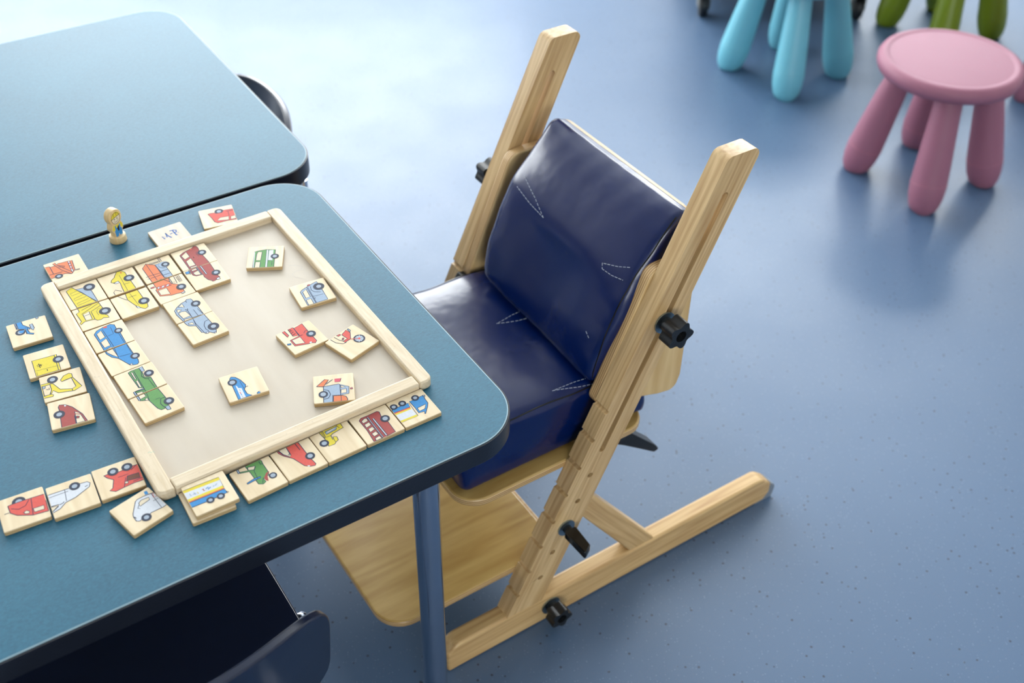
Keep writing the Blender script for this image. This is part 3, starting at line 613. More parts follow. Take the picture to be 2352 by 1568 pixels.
 'orange_half': [('f','O',0,[-228,160,-174,151,-166,131,-86,131,-63,159,60,146,118,131,90,-88,30,-156,-49,-106,-182,-120,-228,-123]),('l','K',8,[-228,160,-174,151,-166,131,-86,131,-63,159,60,146,118,131,90,-88,30,-156,-49,-106,-182,-120,-228,-123]),('f','W',0,[60,132,85,130,63,-106,41,-107]),('l','K',8,[60,132,85,130,63,-106,41,-107,60,132]),('f','R',0,[61,102,78,98,77,70,59,71]),('f','R',0,[57,40,74,39,72,9,55,11]),('f','R',0,[53,-22,68,-20,67,-52,51,-52]),('f','O',0,[-122,182,-93,193,-76,117,42,-114,44,-144,21,-150,-62,-6]),('l','K',8,[-122,182,-93,193,-76,117,42,-114,44,-144,21,-150,-62,-6,-122,182]),('l','K',8.5,[-172,135,-174,-33]),('l','K',7,[-228,-34,-61,-49]),('l','K',7,[-76,117,0,55,-14,35,-80,77]),('l','K',8.5,[93,-90,147,-103]),('l','K',6.5,[88,-108,148,-113]),('f','T',0,[-77,-121,-80,-105,-87,-91,-99,-80,-113,-72,-129,-70,-145,-72,-159,-80,-170,-91,-178,-105,-180,-121,-178,-137,-170,-151,-159,-163,-145,-170,-129,-172,-113,-170,-99,-163,-87,-151,-80,-137]),('f','H',0,[-103,-121,-104,-113,-108,-106,-114,-100,-121,-97,-129,-95,-137,-97,-144,-100,-150,-106,-153,-113,-154,-121,-153,-129,-150,-136,-144,-142,-137,-146,-129,-147,-121,-146,-114,-142,-108,-136,-104,-129])],
 'mp': [('l','M',16,[-93,-49,-110,26,-53,-26,-38,81,-32,0,-5,-64]),('l','M',14,[4,21,43,29]),('l','M',16,[64,83,72,-48,87,-45]),('l','M',16,[27,97,75,92,109,66,97,26,56,20]),('l','M',11,[106,0,118,2])],
 'redfar': [('f','T',0,[97,123,94,142,85,159,71,173,54,181,35,184,16,181,-1,173,-15,159,-23,142,-26,123,-23,104,-15,87,-1,73,16,64,35,61,54,64,71,73,85,87,94,104]),('f','H',0,[66,123,64,132,60,141,53,148,45,152,35,154,26,152,17,148,10,141,6,132,4,123,6,113,10,105,17,98,26,93,35,92,45,93,53,98,60,105,64,113]),('f','R',0,[-122,106,-97,116,-31,110,-10,83,70,78,100,130,228,124,228,-148,225,-152,100,-142,-28,-155,-67,-115,-91,6,-112,71]),('l','K',8,[-122,106,-97,116,-31,110,-10,83,70,78,100,130,228,124]),('l','K',8,[228,-148,225,-152,100,-142,-28,-155,-67,-115,-91,6,-112,71,-122,106]),('f','C',0,[-28,-99,21,-36,140,-44,126,-127]),('l','K',8,[-28,-99,21,-36,140,-44,126,-127,-28,-99]),('f','C',0,[163,-59,225,-51,227,-127,154,-125]),('l','K',8,[163,-59,225,-51,227,-127,154,-125,163,-59]),('l','K',5.5,[154,77,148,-35]),('l','K',8.5,[126,88,228,91])],
 'moto_blue': [('f','T',0,[-36,27,-39,46,-48,63,-61,76,-78,85,-97,88,-115,85,-132,76,-145,63,-154,46,-157,27,-154,9,-145,-8,-132,-21,-115,-30,-97,-33,-78,-30,-61,-21,-48,-8,-39,9]),('f','H',0,[-63,27,-65,38,-70,47,-77,54,-86,59,-97,61,-107,59,-116,54,-123,47,-128,38,-130,27,-128,17,-123,8,-116,1,-107,-4,-97,-6,-86,-4,-77,1,-70,8,-65,17]),('f','B',0,[-50,228,-46,158,18,68,16,32,-12,47,3,-34,47,-67,38,-86,-37,-32,-30,57,-122,106,-118,228]),('l','K',8,[-50,228,-46,158,18,68,16,32,-12,47,3,-34,47,-67,38,-86,-37,-32,-30,57,-122,106,-118,228]),('f','S',0,[-112,228,-109,98,-129,100,-134,228]),('l','K',8,[-112,228,-109,98,-129,100,-134,228]),('f','S',0,[29,128,61,130,69,42,50,-4,28,44]),('l','K',8,[29,128,61,130,69,42,50,-4,28,44,29,128]),('f','S',0,[150,228,149,205,123,200,121,228]),('l','K',8,[150,228,149,205,123,200,121,228]),('f','B',0,[-110,62,-43,45,-72,-4,-104,13]),('l','K',6.5,[-35,87,-5,81,-9,9]),('l','K',6.5,[-33,40,-29,-45])],
 'van_yel': [('f','Y',0,[-155,80,100,71,126,76,123,-223,-156,-224]),('l','K',8,[-155,80,100,71,126,76,123,-223,-156,-224,-155,80]),('l','K',7,[100,71,97,-227]),('l','K',3.5,[-147,-120,109,-140]),('l','N',8.5,[-117,-34,-89,-14,-91,-55,-115,-52]),('l','N',8.5,[-92,-4,-86,-89]),('l','N',8.5,[-94,-45,-57,-38]),('l','N',7.5,[-80,-18,-69,-66]),('l','N',8.5,[-22,-149,-20,-179]),('l','K',3.5,[-138,-150,-140,-216]),('f','T',0,[192,-25,189,-5,180,12,166,26,149,35,129,38,110,35,92,26,79,12,70,-5,67,-25,70,-44,79,-62,92,-76,110,-85,129,-88,149,-85,166,-76,180,-62,189,-44]),('f','H',0,[161,-25,159,-15,155,-6,148,1,139,5,129,7,120,5,111,1,104,-6,100,-15,98,-25,100,-34,104,-43,111,-50,120,-55,129,-56,139,-55,148,-50,155,-43,159,-34])],
 'exc_arm': [('f','Y',0,[-133,72,-100,64,-39,-69,87,-120,134,-94,110,80,125,81,198,-116,108,-162,-67,-124,-114,-58,-143,-116,-121,-134,-130,-161,-228,-151,-228,-118,-151,-112,-130,-34]),('l','K',8,[-133,72,-100,64,-39,-69,87,-120,134,-94,110,80,125,81,198,-116,108,-162,-67,-124,-114,-58,-143,-116,-121,-134,-130,-161,-228,-151]),('l','K',8,[-228,-118,-151,-112,-130,-34,-133,72]),('f','Y',0,[-10,87,34,148,96,169,126,146,125,81,60,71,-1,54]),('l','K',8,[-10,87,34,148,96,169,126,146,125,81,60,71,-1,54,-10,87]),('f','Y',0,[-228,97,-129,94,-129,62,-220,64,-219,-120,-228,-123]),('l','K',8,[-228,97,-129,94,-129,62,-220,64,-219,-120,-228,-123]),('l','K',7,[-221,56,-218,-112,-161,-115,-132,-49]),('l','K',7.5,[-183,-9,-148,-26,-152,8]),('f','S',0,[-222,49,-184,47,-193,19,-218,15]),('l','K',8,[-222,49,-184,47,-193,19,-218,15,-222,49]),('l','K',7,[19,57,110,80]),('l','K',7,[87,-120,91,-153]),('f','T',0,[-31,134,-34,153,-42,170,-56,184,-73,192,-92,195,-111,192,-128,184,-142,170,-151,153,-154,134,-151,115,-142,98,-128,84,-111,75,-92,72,-73,75,-56,84,-42,98,-34,115]),('f','H',0,[-61,134,-63,143,-67,152,-74,159,-83,163,-92,165,-102,163,-110,159,-117,152,-122,143,-123,134,-122,124,-117,116,-110,109,-102,104,-92,103,-83,104,-74,109,-67,116,-63,124])],
 'car_dred': [('f','D',0,[-118,65,-123,120,-108,152,-44,133,23,66,114,-93,151,-228,126,-228,93,-107,43,-63,29,-102,28,-228,-127,-228,-121,-69,-87,-23]),('l','K',8,[-118,65,-123,120,-108,152,-44,133,23,66,114,-93,151,-228]),('l','K',8,[126,-228,93,-107,43,-63,29,-102,28,-228]),('l','K',8,[-127,-228,-121,-69,-87,-23,-118,65]),('f','C',0,[39,-24,89,-68,125,-220,36,-224,36,-120]),('l','K',8,[39,-24,89,-68,125,-220,36,-224,36,-120,39,-24]),('f','D',0,[47,-103,78,-120,69,-152,42,-145]),('l','K',8,[47,-103,78,-120,69,-152,42,-145,47,-103]),('l','D',12,[29,-60,104,-97]),('f','W',0,[-58,131,-34,121,-44,99,-57,105]),('f','T',0,[-64,-6,-68,13,-76,31,-90,44,-108,53,-127,56,-146,53,-164,44,-178,31,-186,13,-189,-6,-186,-25,-178,-43,-164,-57,-146,-66,-127,-69,-108,-66,-90,-57,-76,-43,-68,-25]),('f','H',0,[-96,-6,-97,4,-102,12,-109,19,-117,24,-127,25,-137,24,-145,19,-152,12,-157,4,-158,-6,-157,-16,-152,-24,-145,-31,-137,-36,-127,-37,-117,-36,-109,-31,-102,-24,-97,-16])],
 'red_left': [('f','T',0,[47,125,43,146,34,166,18,181,-1,191,-22,194,-43,191,-63,181,-78,166,-88,146,-91,125,-88,104,-78,85,-63,69,-43,60,-22,56,-1,60,18,69,34,85,43,104]),('f','H',0,[12,125,11,136,6,145,-2,153,-11,158,-22,159,-33,158,-42,153,-50,145,-55,136,-57,125,-55,114,-50,105,-42,97,-33,92,-22,91,-11,92,-2,97,6,105,11,114]),('f','R',0,[-134,114,-91,121,30,121,228,112,228,-145,73,-129,-71,-58,-127,6,-130,54]),('l','K',8,[-134,114,-91,121,30,121,228,112]),('l','K',8,[228,-145,73,-129,-71,-58,-127,6,-130,54,-134,114]),('f','C',0,[90,-40,196,-44,192,-100,95,-95]),('l','K',8,[90,-40,196,-44,192,-100,95,-95,90,-40]),('f','C',0,[-6,-52,24,-34,52,-61,44,-85,8,-77]),('l','K',8,[-6,-52,24,-34,52,-61,44,-85,8,-77,-6,-52]),('l','K',7,[-110,61,-42,19,30,39,77,107]),('l','K',7,[99,120,74,-124]),('l','K',7,[228,14,226,-142]),('l','K',6.5,[-185,14,-133,15])],
 'white_car': [('f','W',0,[-228,124,-52,122,-6,121,107,134,177,128,201,97,182,46,23,-37,-84,-63,-150,-122,-228,-147,-228,-129,-165,-85,-151,-57,-228,-51]),('l','K',8,[-228,124,-52,122,-6,121,107,134,177,128,201,97,182,46,23,-37,-84,-63,-150,-122,-228,-147]),('l','K',8,[-228,-129,-165,-85,-151,-57,-228,-51]),('f','C',0,[-228,-59,-163,-74,-227,-127,-228,-127]),('l','K',8,[-228,-59,-163,-74,-227,-127,-228,-127]),('l','K',5.5,[-228,80,-29,85]),('l','K',5.5,[-57,118,-72,-46]),('l','K',8.5,[-146,-66,-114,-59,-95,-45]),('l','K',6.5,[138,63,173,75]),('f','T',0,[103,124,100,142,92,158,80,170,64,179,46,181,28,179,12,170,0,158,-8,142,-11,124,-8,106,0,91,12,78,28,70,46,67,64,70,80,78,92,91,100,106]),('f','H',0,[75,124,73,133,69,141,63,147,55,151,46,153,37,151,29,147,23,141,19,133,17,124,19,115,23,107,29,101,37,97,46,96,55,97,63,101,69,107,73,115])],
 'truck_red': [('f','R',0,[-128,105,-87,108,20,87,171,105,228,104,228,-149,128,-145,20,-159,-72,-176,-125,-135,-87,-113,-50,1,-101,53]),('l','K',8,[-128,105,-87,108,20,87,171,105,228,104]),('l','K',8,[228,-149,128,-145,20,-159,-72,-176,-125,-135,-87,-113,-50,1,-101,53,-128,105]),('f','U',0,[91,-14,210,-23,205,-100,65,-80]),('l','K',8,[91,-14,210,-23,205,-100,65,-80,91,-14]),('l','K',7,[71,-28,20,-159]),('l','K',7,[149,54,210,97]),('l','K',7,[127,-120,228,-110]),('f','C',0,[48,-83,78,-93,71,-120,41,-110]),('l','K',8,[48,-83,78,-93,71,-120,41,-110,48,-83]),('l','K',4.5,[0,11,113,11]),('f','T',0,[30,119,27,137,19,153,6,166,-10,174,-28,177,-46,174,-62,166,-75,153,-83,137,-86,119,-83,101,-75,85,-62,72,-46,64,-28,61,-10,64,6,72,19,85,27,101]),('f','H',0,[1,119,-1,128,-5,136,-11,143,-19,147,-28,148,-37,147,-45,143,-52,136,-56,128,-57,119,-56,110,-52,102,-45,96,-37,91,-28,90,-19,91,-11,96,-5,102,-1,110]),('f','T',0,[179,117,177,135,168,151,155,164,139,172,121,175,103,172,87,164,74,151,66,135,63,117,66,99,74,83,87,70,103,62,121,59,139,62,155,70,168,83,177,99]),('f','H',0,[150,117,149,126,145,134,138,141,130,145,121,146,112,145,104,141,98,134,93,126,92,117,93,108,98,100,104,93,112,89,121,88,130,89,138,93,145,100,149,108])],
 'ambul': [('f','W',0,[-81,21,26,147,57,160,124,151,202,131,228,120,228,-119,185,-120,63,-98,-9,-112,-88,-110,-109,-87,-100,-17]),('l','K',8,[-81,21,26,147,57,160,124,151,202,131,228,120]),('l','K',8,[228,-119,185,-120,63,-98,-9,-112,-88,-110,-109,-87,-100,-17,-81,21]),('f','C',0,[39,104,79,123,157,103,147,67,27,57]),('l','K',8,[39,104,79,123,157,103,147,67,27,57,39,104]),('f','B',0,[162,203,193,194,183,144,149,155]),('l','K',5.5,[202,131,174,-109]),('l','K',6.5,[30,83,-6,47,10,30]),('l','R',5.5,[211,115,228,109]),('l','R',5.5,[228,58,195,63,211,115]),('l','N',9,[-95,-23,-90,-57]),('l','K',4.5,[160,24,222,20]),('f','T',0,[43,-118,40,-101,33,-87,21,-75,7,-67,-10,-65,-26,-67,-41,-75,-52,-87,-60,-101,-62,-118,-60,-134,-52,-149,-41,-160,-26,-168,-10,-170,7,-168,21,-160,33,-149,40,-134]),('f','H',0,[17,-118,15,-109,12,-102,6,-96,-2,-93,-10,-91,-18,-93,-25,-96,-31,-102,-35,-109,-36,-118,-35,-126,-31,-133,-25,-139,-18,-143,-10,-144,-2,-143,6,-139,12,-133,15,-126])],
 'trailer': [('f','Y',0,[-228,175,162,160,160,117,-228,134]),('f','W',0,[-228,134,160,117,153,27,-228,35]),('f','Y',0,[-228,35,153,27,154,-7,-228,3]),('f','O',0,[-228,3,154,-7,153,-28,-228,-18]),('f','B',0,[-228,-18,153,-28,156,-91,111,-95,-73,-97,-228,-92]),('l','K',8,[-228,-18,153,-28,156,-91,111,-95,-73,-97,-228,-92]),('l','K',4.5,[-228,175,162,160,154,-7]),('l','S',8.5,[-181,101,-177,61,-190,69]),('l','S',8.5,[-137,93,-133,55]),('l','S',7.5,[-157,70,-119,73]),('l','Y',7.5,[-104,83,-100,52]),('l','D',9,[-50,86,-36,88,-41,57,-27,60]),('l','B',12,[-11,75,15,87,8,52,37,73,39,66]),('l','S',8.5,[63,62,79,74]),('l','S',8.5,[87,63,109,84,114,74]),('l','K',5.5,[152,-66,175,-90,153,-100]),('f','T',0,[13,-98,11,-85,5,-73,-4,-63,-16,-57,-30,-55,-43,-57,-55,-63,-64,-73,-70,-85,-72,-98,-70,-111,-64,-123,-55,-132,-43,-138,-30,-140,-16,-138,-4,-132,5,-123,11,-111]),('f','H',0,[-8,-98,-9,-91,-12,-85,-17,-81,-23,-78,-30,-76,-36,-78,-42,-81,-47,-85,-50,-91,-51,-98,-50,-104,-47,-110,-42,-115,-36,-118,-30,-119,-23,-118,-17,-115,-12,-110,-9,-104]),('f','T',0,[124,-103,122,-90,116,-78,107,-69,95,-63,82,-60,68,-63,56,-69,47,-78,41,-90,39,-103,41,-117,47,-128,56,-138,68,-144,82,-146,95,-144,107,-138,116,-128,122,-117]),('f','H',0,[103,-103,102,-97,99,-91,94,-86,88,-83,82,-82,75,-83,69,-86,64,-91,61,-97,60,-103,61,-110,64,-116,69,-121,75,-124,82,-125,88,-124,94,-121,99,-116,102,-110])],
 'tractor': [('f','G',0,[123,228,137,208,129,160,124,8,107,-26,40,-50,41,-96,3,-110,-38,-82,-38,28,-40,136,-140,171,-139,188,-45,157,-44,209,-46,228]),('l','K',8,[123,228,137,208,129,160,124,8,107,-26,40,-50,41,-96,3,-110,-38,-82,-38,28,-40,136,-140,171,-139,188,-45,157,-44,209,-46,228]),('f','C',0,[-32,201,46,176,13,133,-40,159]),('l','K',8,[-32,201,46,176,13,133,-40,159,-32,201]),('f','D',0,[49,-33,97,16,139,22,95,-18,68,-104,49,-79]),('f','B',0,[-134,-2,-44,15,29,5,20,-12,-46,-12,-135,-19]),('l','K',8,[-134,-2,-44,15,29,5,20,-12,-46,-12,-135,-19,-134,-2]),('f','S',0,[-127,228,-134,166,-151,172,-146,228]),('l','K',8,[-127,228,-134,166,-151,172,-146,228]),('l','K',5.5,[47,169,5,116,-12,-13]),('l','K',7.5,[107,211,107,163,129,160]),('l','K',5.5,[43,-28,3,-93]),('f','T',0,[186,-57,184,-44,178,-31,168,-22,156,-15,142,-13,129,-15,116,-22,107,-31,100,-44,98,-57,100,-71,107,-83,116,-93,129,-99,142,-101,156,-99,168,-93,178,-83,184,-71]),('f','H',0,[170,-57,168,-49,164,-41,158,-35,151,-31,142,-30,134,-31,126,-35,120,-41,116,-49,115,-57,116,-66,120,-73,126,-79,134,-83,142,-84,151,-83,158,-79,164,-73,168,-66])],
 'redcar2': [('f','R',0,[105,228,107,168,107,34,112,-90,121,-167,103,-185,49,-166,6,-125,-19,-49,-48,37,-115,125,-146,193,-147,228,-136,228,-113,147,-66,79,-44,100,-39,228]),('l','K',8,[105,228,107,168,107,34,112,-90,121,-167,103,-185,49,-166,6,-125,-19,-49,-48,37,-115,125,-146,193,-147,228]),('l','K',8,[-136,228,-113,147,-66,79,-44,100,-39,228]),('f','C',0,[-39,228,-48,115,-74,96,-110,151,-128,228]),('l','K',8,[-39,228,-48,115,-74,96,-110,151,-128,228]),('l','K',8.5,[67,228,71,113]),('f','W',0,[31,-139,57,-153,48,-167,31,-155]),('l','K',7.5,[-71,118,-44,124]),('f','T',0,[176,-28,173,-11,166,4,154,16,139,23,122,26,105,23,90,16,78,4,70,-11,68,-28,70,-45,78,-60,90,-72,105,-80,122,-82,139,-80,154,-72,166,-60,173,-45]),('f','H',0,[152,-28,150,-19,146,-11,139,-4,131,0,122,2,113,0,104,-4,98,-11,93,-19,92,-28,93,-37,98,-46,104,-52,113,-56,122,-58,131,-56,139,-52,146,-46,150,-37])],
 'exc_cab': [('f','Y',0,[152,228,150,156,1,134,-25,115,-35,50,-6,90,24,70,15,16,-20,3,-48,-20,-117,-15,-103,119,-114,228]),('l','K',8,[152,228,150,156,1,134,-25,115,-35,50,-6,90,24,70,15,16,-20,3,-48,-20,-117,-15,-103,119,-114,228]),('f','S',0,[-53,207,100,214,70,173,-57,161]),('l','K',8,[-53,207,100,214,70,173,-57,161,-53,207]),('f','C',0,[-33,193,72,208,59,198,-34,175]),('l','K',7,[-74,228,-84,124,-23,119]),('l','K',5.5,[-89,228,-97,115]),('l','K',5.5,[-18,98,-25,7]),('l','K',5.5,[100,228,110,171]),('f','T',0,[-86,54,-89,70,-96,85,-108,97,-123,104,-139,107,-156,104,-171,97,-182,85,-190,70,-193,54,-190,37,-182,22,-171,10,-156,3,-139,0,-123,3,-108,10,-96,22,-89,37]),('f','H',0,[-110,54,-111,63,-116,71,-122,77,-130,81,-139,83,-148,81,-157,77,-163,71,-167,63,-169,54,-167,45,-163,36,-157,30,-148,26,-139,24,-130,26,-122,30,-116,36,-111,45])],
 'bus_red': [('f','D',0,[-141,149,-106,176,-25,173,102,179,118,156,100,68,127,-35,121,-219,6,-228,-44,-228,-153,-228,-136,-36]),('l','K',8,[-141,149,-106,176,-25,173,102,179,118,156,100,68,127,-35,121,-219,6,-228]),('l','K',8,[-44,-228,-153,-228,-136,-36,-141,149]),('f','C',0,[-124,126,-78,151,-51,140,-58,96,-120,87]),('l','K',8,[-124,126,-78,151,-51,140,-58,96,-120,87,-124,126]),('f','C',0,[-121,62,-59,72,-57,21,-121,8]),('l','K',8,[-121,62,-59,72,-57,21,-121,8,-121,62]),('f','C',0,[-115,-20,-59,-13,-54,-59,-118,-78]),('l','K',8,[-115,-20,-59,-13,-54,-59,-118,-78,-115,-20]),('f','C',0,[-118,-108,-62,-96,-54,-149,-112,-159]),('l','K',8,[-118,-108,-62,-96,-54,-149,-112,-159,-118,-108]),('f','C',0,[-120,-190,-62,-180,-55,-226,-122,-228,-125,-228]),('l','K',8,[-120,-190,-62,-180,-55,-226,-122,-228]),('l','K',8,[-125,-228,-120,-190]),('f','W',0,[-1,96,16,97,20,-215,1,-214]),('l','K',8,[-1,96,16,97,20,-215,1,-214,-1,96]),('f','W',0,[-41,152,-29,151,-33,-222,-45,-224]),('l','K',8,[-41,152,-29,151,-33,-222,-45,-224,-41,152]),('f','T',0,[177,26,174,43,167,58,155,70,139,78,122,80,106,78,90,70,78,58,70,43,68,26,70,9,78,-6,90,-19,106,-26,122,-29,139,-26,155,-19,167,-6,174,9]),('f','H',0,[153,26,151,35,147,43,140,50,132,54,122,56,113,54,105,50,98,43,94,35,92,26,94,16,98,8,105,1,113,-3,122,-4,132,-3,140,1,147,8,151,16])],
 'truck_blue': [('f','B',0,[10,116,76,112,142,121,199,123,182,57,178,-17,142,-70,65,-158,61,-143,77,-116,8,-103,14,-13]),('l','K',8,[10,116,76,112,142,121,199,123,182,57,178,-17,142,-70,65,-158,61,-143,77,-116,8,-103,14,-13,10,116]),('f','C',0,[35,-27,145,-21,101,-82,28,-84]),('l','K',8,[35,-27,145,-21,101,-82,28,-84,35,-27]),('f','B',0,[-225,103,-15,101,-28,33,-228,44,-228,75]),('l','K',8,[-225,103,-15,101,-28,33,-228,44]),('l','K',8,[-228,75,-225,103]),('f','R',0,[-228,44,-28,33,-31,16,-228,27]),('f','Y',0,[-228,27,-31,16,-35,-9,-228,0]),('f','W',0,[-228,0,-28,-5,-26,-112,-228,-104]),('f','Y',0,[-228,-104,-26,-112,-25,-140,-228,-133]),('l','K',5.5,[-6,101,-21,-140]),('f','S',0,[190,123,211,115,201,90,185,100]),('l','K',8,[190,123,211,115,201,90,185,100,190,123]),('f','T',0,[-140,131,-142,145,-149,158,-159,168,-172,175,-186,177,-200,175,-213,168,-223,158,-228,147,-228,116,-223,104,-213,94,-200,88,-186,86,-172,88,-159,94,-149,104,-142,117]),('f','H',0,[-163,131,-164,138,-167,145,-172,150,-179,153,-186,154,-193,153,-199,150,-204,145,-207,138,-209,131,-207,124,-204,118,-199,113,-193,110,-186,108,-179,110,-172,113,-167,118,-164,124]),('f','T',0,[-29,130,-31,144,-38,157,-48,167,-61,174,-75,176,-89,174,-102,167,-112,157,-119,144,-121,130,-119,116,-112,103,-102,93,-89,86,-75,84,-61,86,-48,93,-38,103,-31,116]),('f','H',0,[-52,130,-53,137,-57,143,-62,149,-68,152,-75,153,-82,152,-89,149,-94,143,-97,137,-98,130,-97,123,-94,116,-89,111,-82,108,-75,107,-68,108,-62,111,-57,116,-53,123]),('f','T',0,[141,132,139,146,132,159,122,169,109,176,95,178,80,176,68,169,57,159,51,146,49,132,51,118,57,105,68,95,80,88,95,86,109,88,122,95,132,105,139,118]),('f','H',0,[118,132,117,139,113,146,108,151,102,154,95,155,88,154,81,151,76,146,73,139,72,132,73,125,76,119,81,114,88,110,95,109,102,110,108,114,113,119,117,125])],
 'racecar': [('f','B',0,[-121,153,-97,183,-52,156,-13,88,19,-17,8,-54,-17,-88,-10,-174,35,-220,-129,-226,-125,12]),('l','K',8,[-121,153,-97,183,-52,156,-13,88,19,-17,8,-54,-17,-88,-10,-174,35,-220,-129,-226,-125,12,-121,153]),('f','W',0,[-91,13,-81,8,-73,-38,-40,-54,-40,-224,-79,-228,-97,-228]),('l','R',9,[-76,-112,-74,-143]),('l','B',9,[-74,-143,-72,-173]),('l','S',7.5,[-69,-63,-65,-100]),('l','S',7.5,[-72,-185,-70,-215]),('l','K',4.5,[-25,70,-17,-77]),('l','K',7.5,[5,-52,38,-54]),('f','B',0,[93,-213,117,-196,137,-205,126,-228,98,-228]),('l','K',8,[93,-213,117,-196,137,-205,126,-228]),('l','K',8,[98,-228,93,-213]),('f','W',0,[126,-203,138,-206,130,-223]),('f','T',0,[-54,84,-57,100,-65,116,-77,128,-92,135,-109,138,-126,135,-141,128,-153,116,-161,100,-163,84,-161,67,-153,52,-141,40,-126,32,-109,29,-92,32,-77,40,-65,52,-57,67]),('f','H',0,[-76,84,-78,94,-82,103,-90,110,-99,115,-109,116,-119,115,-128,110,-135,103,-140,94,-142,84,-140,74,-135,64,-128,57,-119,53,-109,51,-99,53,-90,57,-82,64,-78,74])],
 'tow': [('f','S',0,[-118,39,56,62,70,55,73,-128,-17,-120,-21,-228,-124,-228]),('l','K',8,[-118,39,56,62,70,55,73,-128,-17,-120,-21,-228]),('l','K',8,[-124,-228,-118,39]),('f','S',0,[70,55,173,2,167,-115,73,-128]),('l','K',8,[70,55,173,2,167,-115,73,-128,70,55]),('f','C',0,[80,-39,142,-32,142,-96,77,-102]),('l','K',8,[80,-39,142,-32,142,-96,77,-102,80,-39]),('f','C',0,[80,37,133,-3,82,-7]),('l','K',8,[80,37,133,-3,82,-7,80,37]),('f','O',0,[-197,51,-100,161,-56,149,-95,79,-118,39]),('l','K',8,[-197,51,-100,161,-56,149,-95,79,-118,39,-197,51]),('f','Q',0,[13,156,90,155,72,98,14,101]),('f','Q',0,[186,-27,211,-20,214,-42,188,-44]),('l','K',8,[186,-27,211,-20,214,-42,188,-44,186,-27]),('f','O',0,[-10,-132,90,-136,132,-158,148,-202,146,-228,-14,-228]),('l','K',8,[-10,-132,90,-136,132,-158,148,-202,146,-228]),('l','K',8,[-14,-228,-10,-132]),('l','K',6.5,[75,-144,75,-228]),('l','K',6.5,[-113,-10,-63,-33,-41,-101,-68,-160,-119,-174]),('l','K',7.5,[-88,78,-9,148]),('l','K',5.5,[90,155,76,95]),('f','T',0,[-70,-90,-73,-74,-81,-59,-93,-47,-108,-39,-124,-36,-141,-39,-156,-47,-168,-59,-176,-74,-178,-90,-176,-107,-168,-122,-156,-134,-141,-142,-124,-144,-108,-142,-93,-134,-81,-122,-73,-107]),('f','H',0,[-92,-90,-94,-80,-98,-71,-105,-64,-114,-60,-124,-58,-134,-60,-143,-64,-151,-71,-155,-80,-157,-90,-155,-100,-151,-110,-143,-117,-134,-121,-124,-123,-114,-121,-105,-117,-98,-110,-94,-100])],
 'bus_green': [('f','G',0,[-151,-228,-148,120,-117,135,-3,163,125,153,125,-228]),('l','K',8,[-151,-228,-148,120,-117,135,-3,163,125,153,125,-228]),('f','W',0,[8,153,30,151,35,-228,10,-228]),('f','W',0,[41,141,99,146,98,-88,40,-84]),('f','W',0,[-147,-228,-151,111,-141,110,-136,-228]),('f','C',0,[-117,63,-100,116,-47,112,-55,-76,-118,-71]),('l','K',8,[-117,63,-100,116,-47,112,-55,-76,-118,-71,-117,63]),('f','C',0,[-121,-107,-57,-111,-58,-228,-125,-228]),('l','K',8,[-121,-107,-57,-111,-58,-228]),('l','K',8,[-125,-228,-121,-107]),('l','K',4.5,[8,162,13,-228]),('l','K',4.5,[35,151,39,-228]),('l','K',4.5,[40,-84,98,-83]),('l','K',5.5,[94,-105,94,-194]),('f','T',0,[179,3,176,20,168,35,156,48,141,55,124,58,107,55,91,48,79,35,71,20,69,3,71,-14,79,-29,91,-42,107,-50,124,-52,141,-50,156,-42,168,-29,176,-14]),('f','H',0,[151,3,150,12,146,19,140,25,132,29,124,31,115,29,108,25,101,19,98,12,96,3,98,-6,101,-13,108,-19,115,-23,124,-25,132,-23,140,-19,146,-13,150,-6])],
 'jeep': [('f','S',0,[-138,74,-105,104,-47,130,56,172,124,194,131,124,130,-7,126,-218,-146,-224]),('l','K',8,[-138,74,-105,104,-47,130,56,172,124,194,131,124,130,-7,126,-218,-146,-224,-138,74]),('f','C',0,[-111,60,-50,94,-56,-70,-117,-75]),('l','K',8,[-111,60,-50,94,-56,-70,-117,-75,-111,60]),('f','C',0,[-127,-116,-61,-113,-65,-224,-132,-222]),('l','K',8,[-127,-116,-61,-113,-65,-224,-132,-222,-127,-116]),('l','K',7,[-30,131,-36,-217]),('l','K',5.5,[-17,124,-27,-222]),('l','K',7,[21,124,2,58,24,1,97,-37]),('l','K',4.5,[-29,-83,110,-90]),('l','N',8,[-20,-131,-5,-120]),('f','R',0,[-11,169,23,174,24,151,-10,149]),('l','K',8,[-11,169,23,174,24,151,-10,149,-11,169]),('f','T',0,[186,80,182,102,172,122,156,138,136,149,114,152,92,149,72,138,56,122,45,102,42,80,45,58,56,38,72,22,92,12,114,8,136,12,156,22,172,38,182,58]),('f','H',0,[146,80,145,90,140,99,133,106,124,111,114,113,104,111,95,106,88,99,83,90,82,80,83,70,88,61,95,54,104,49,114,48,124,49,133,54,140,61,145,70])],
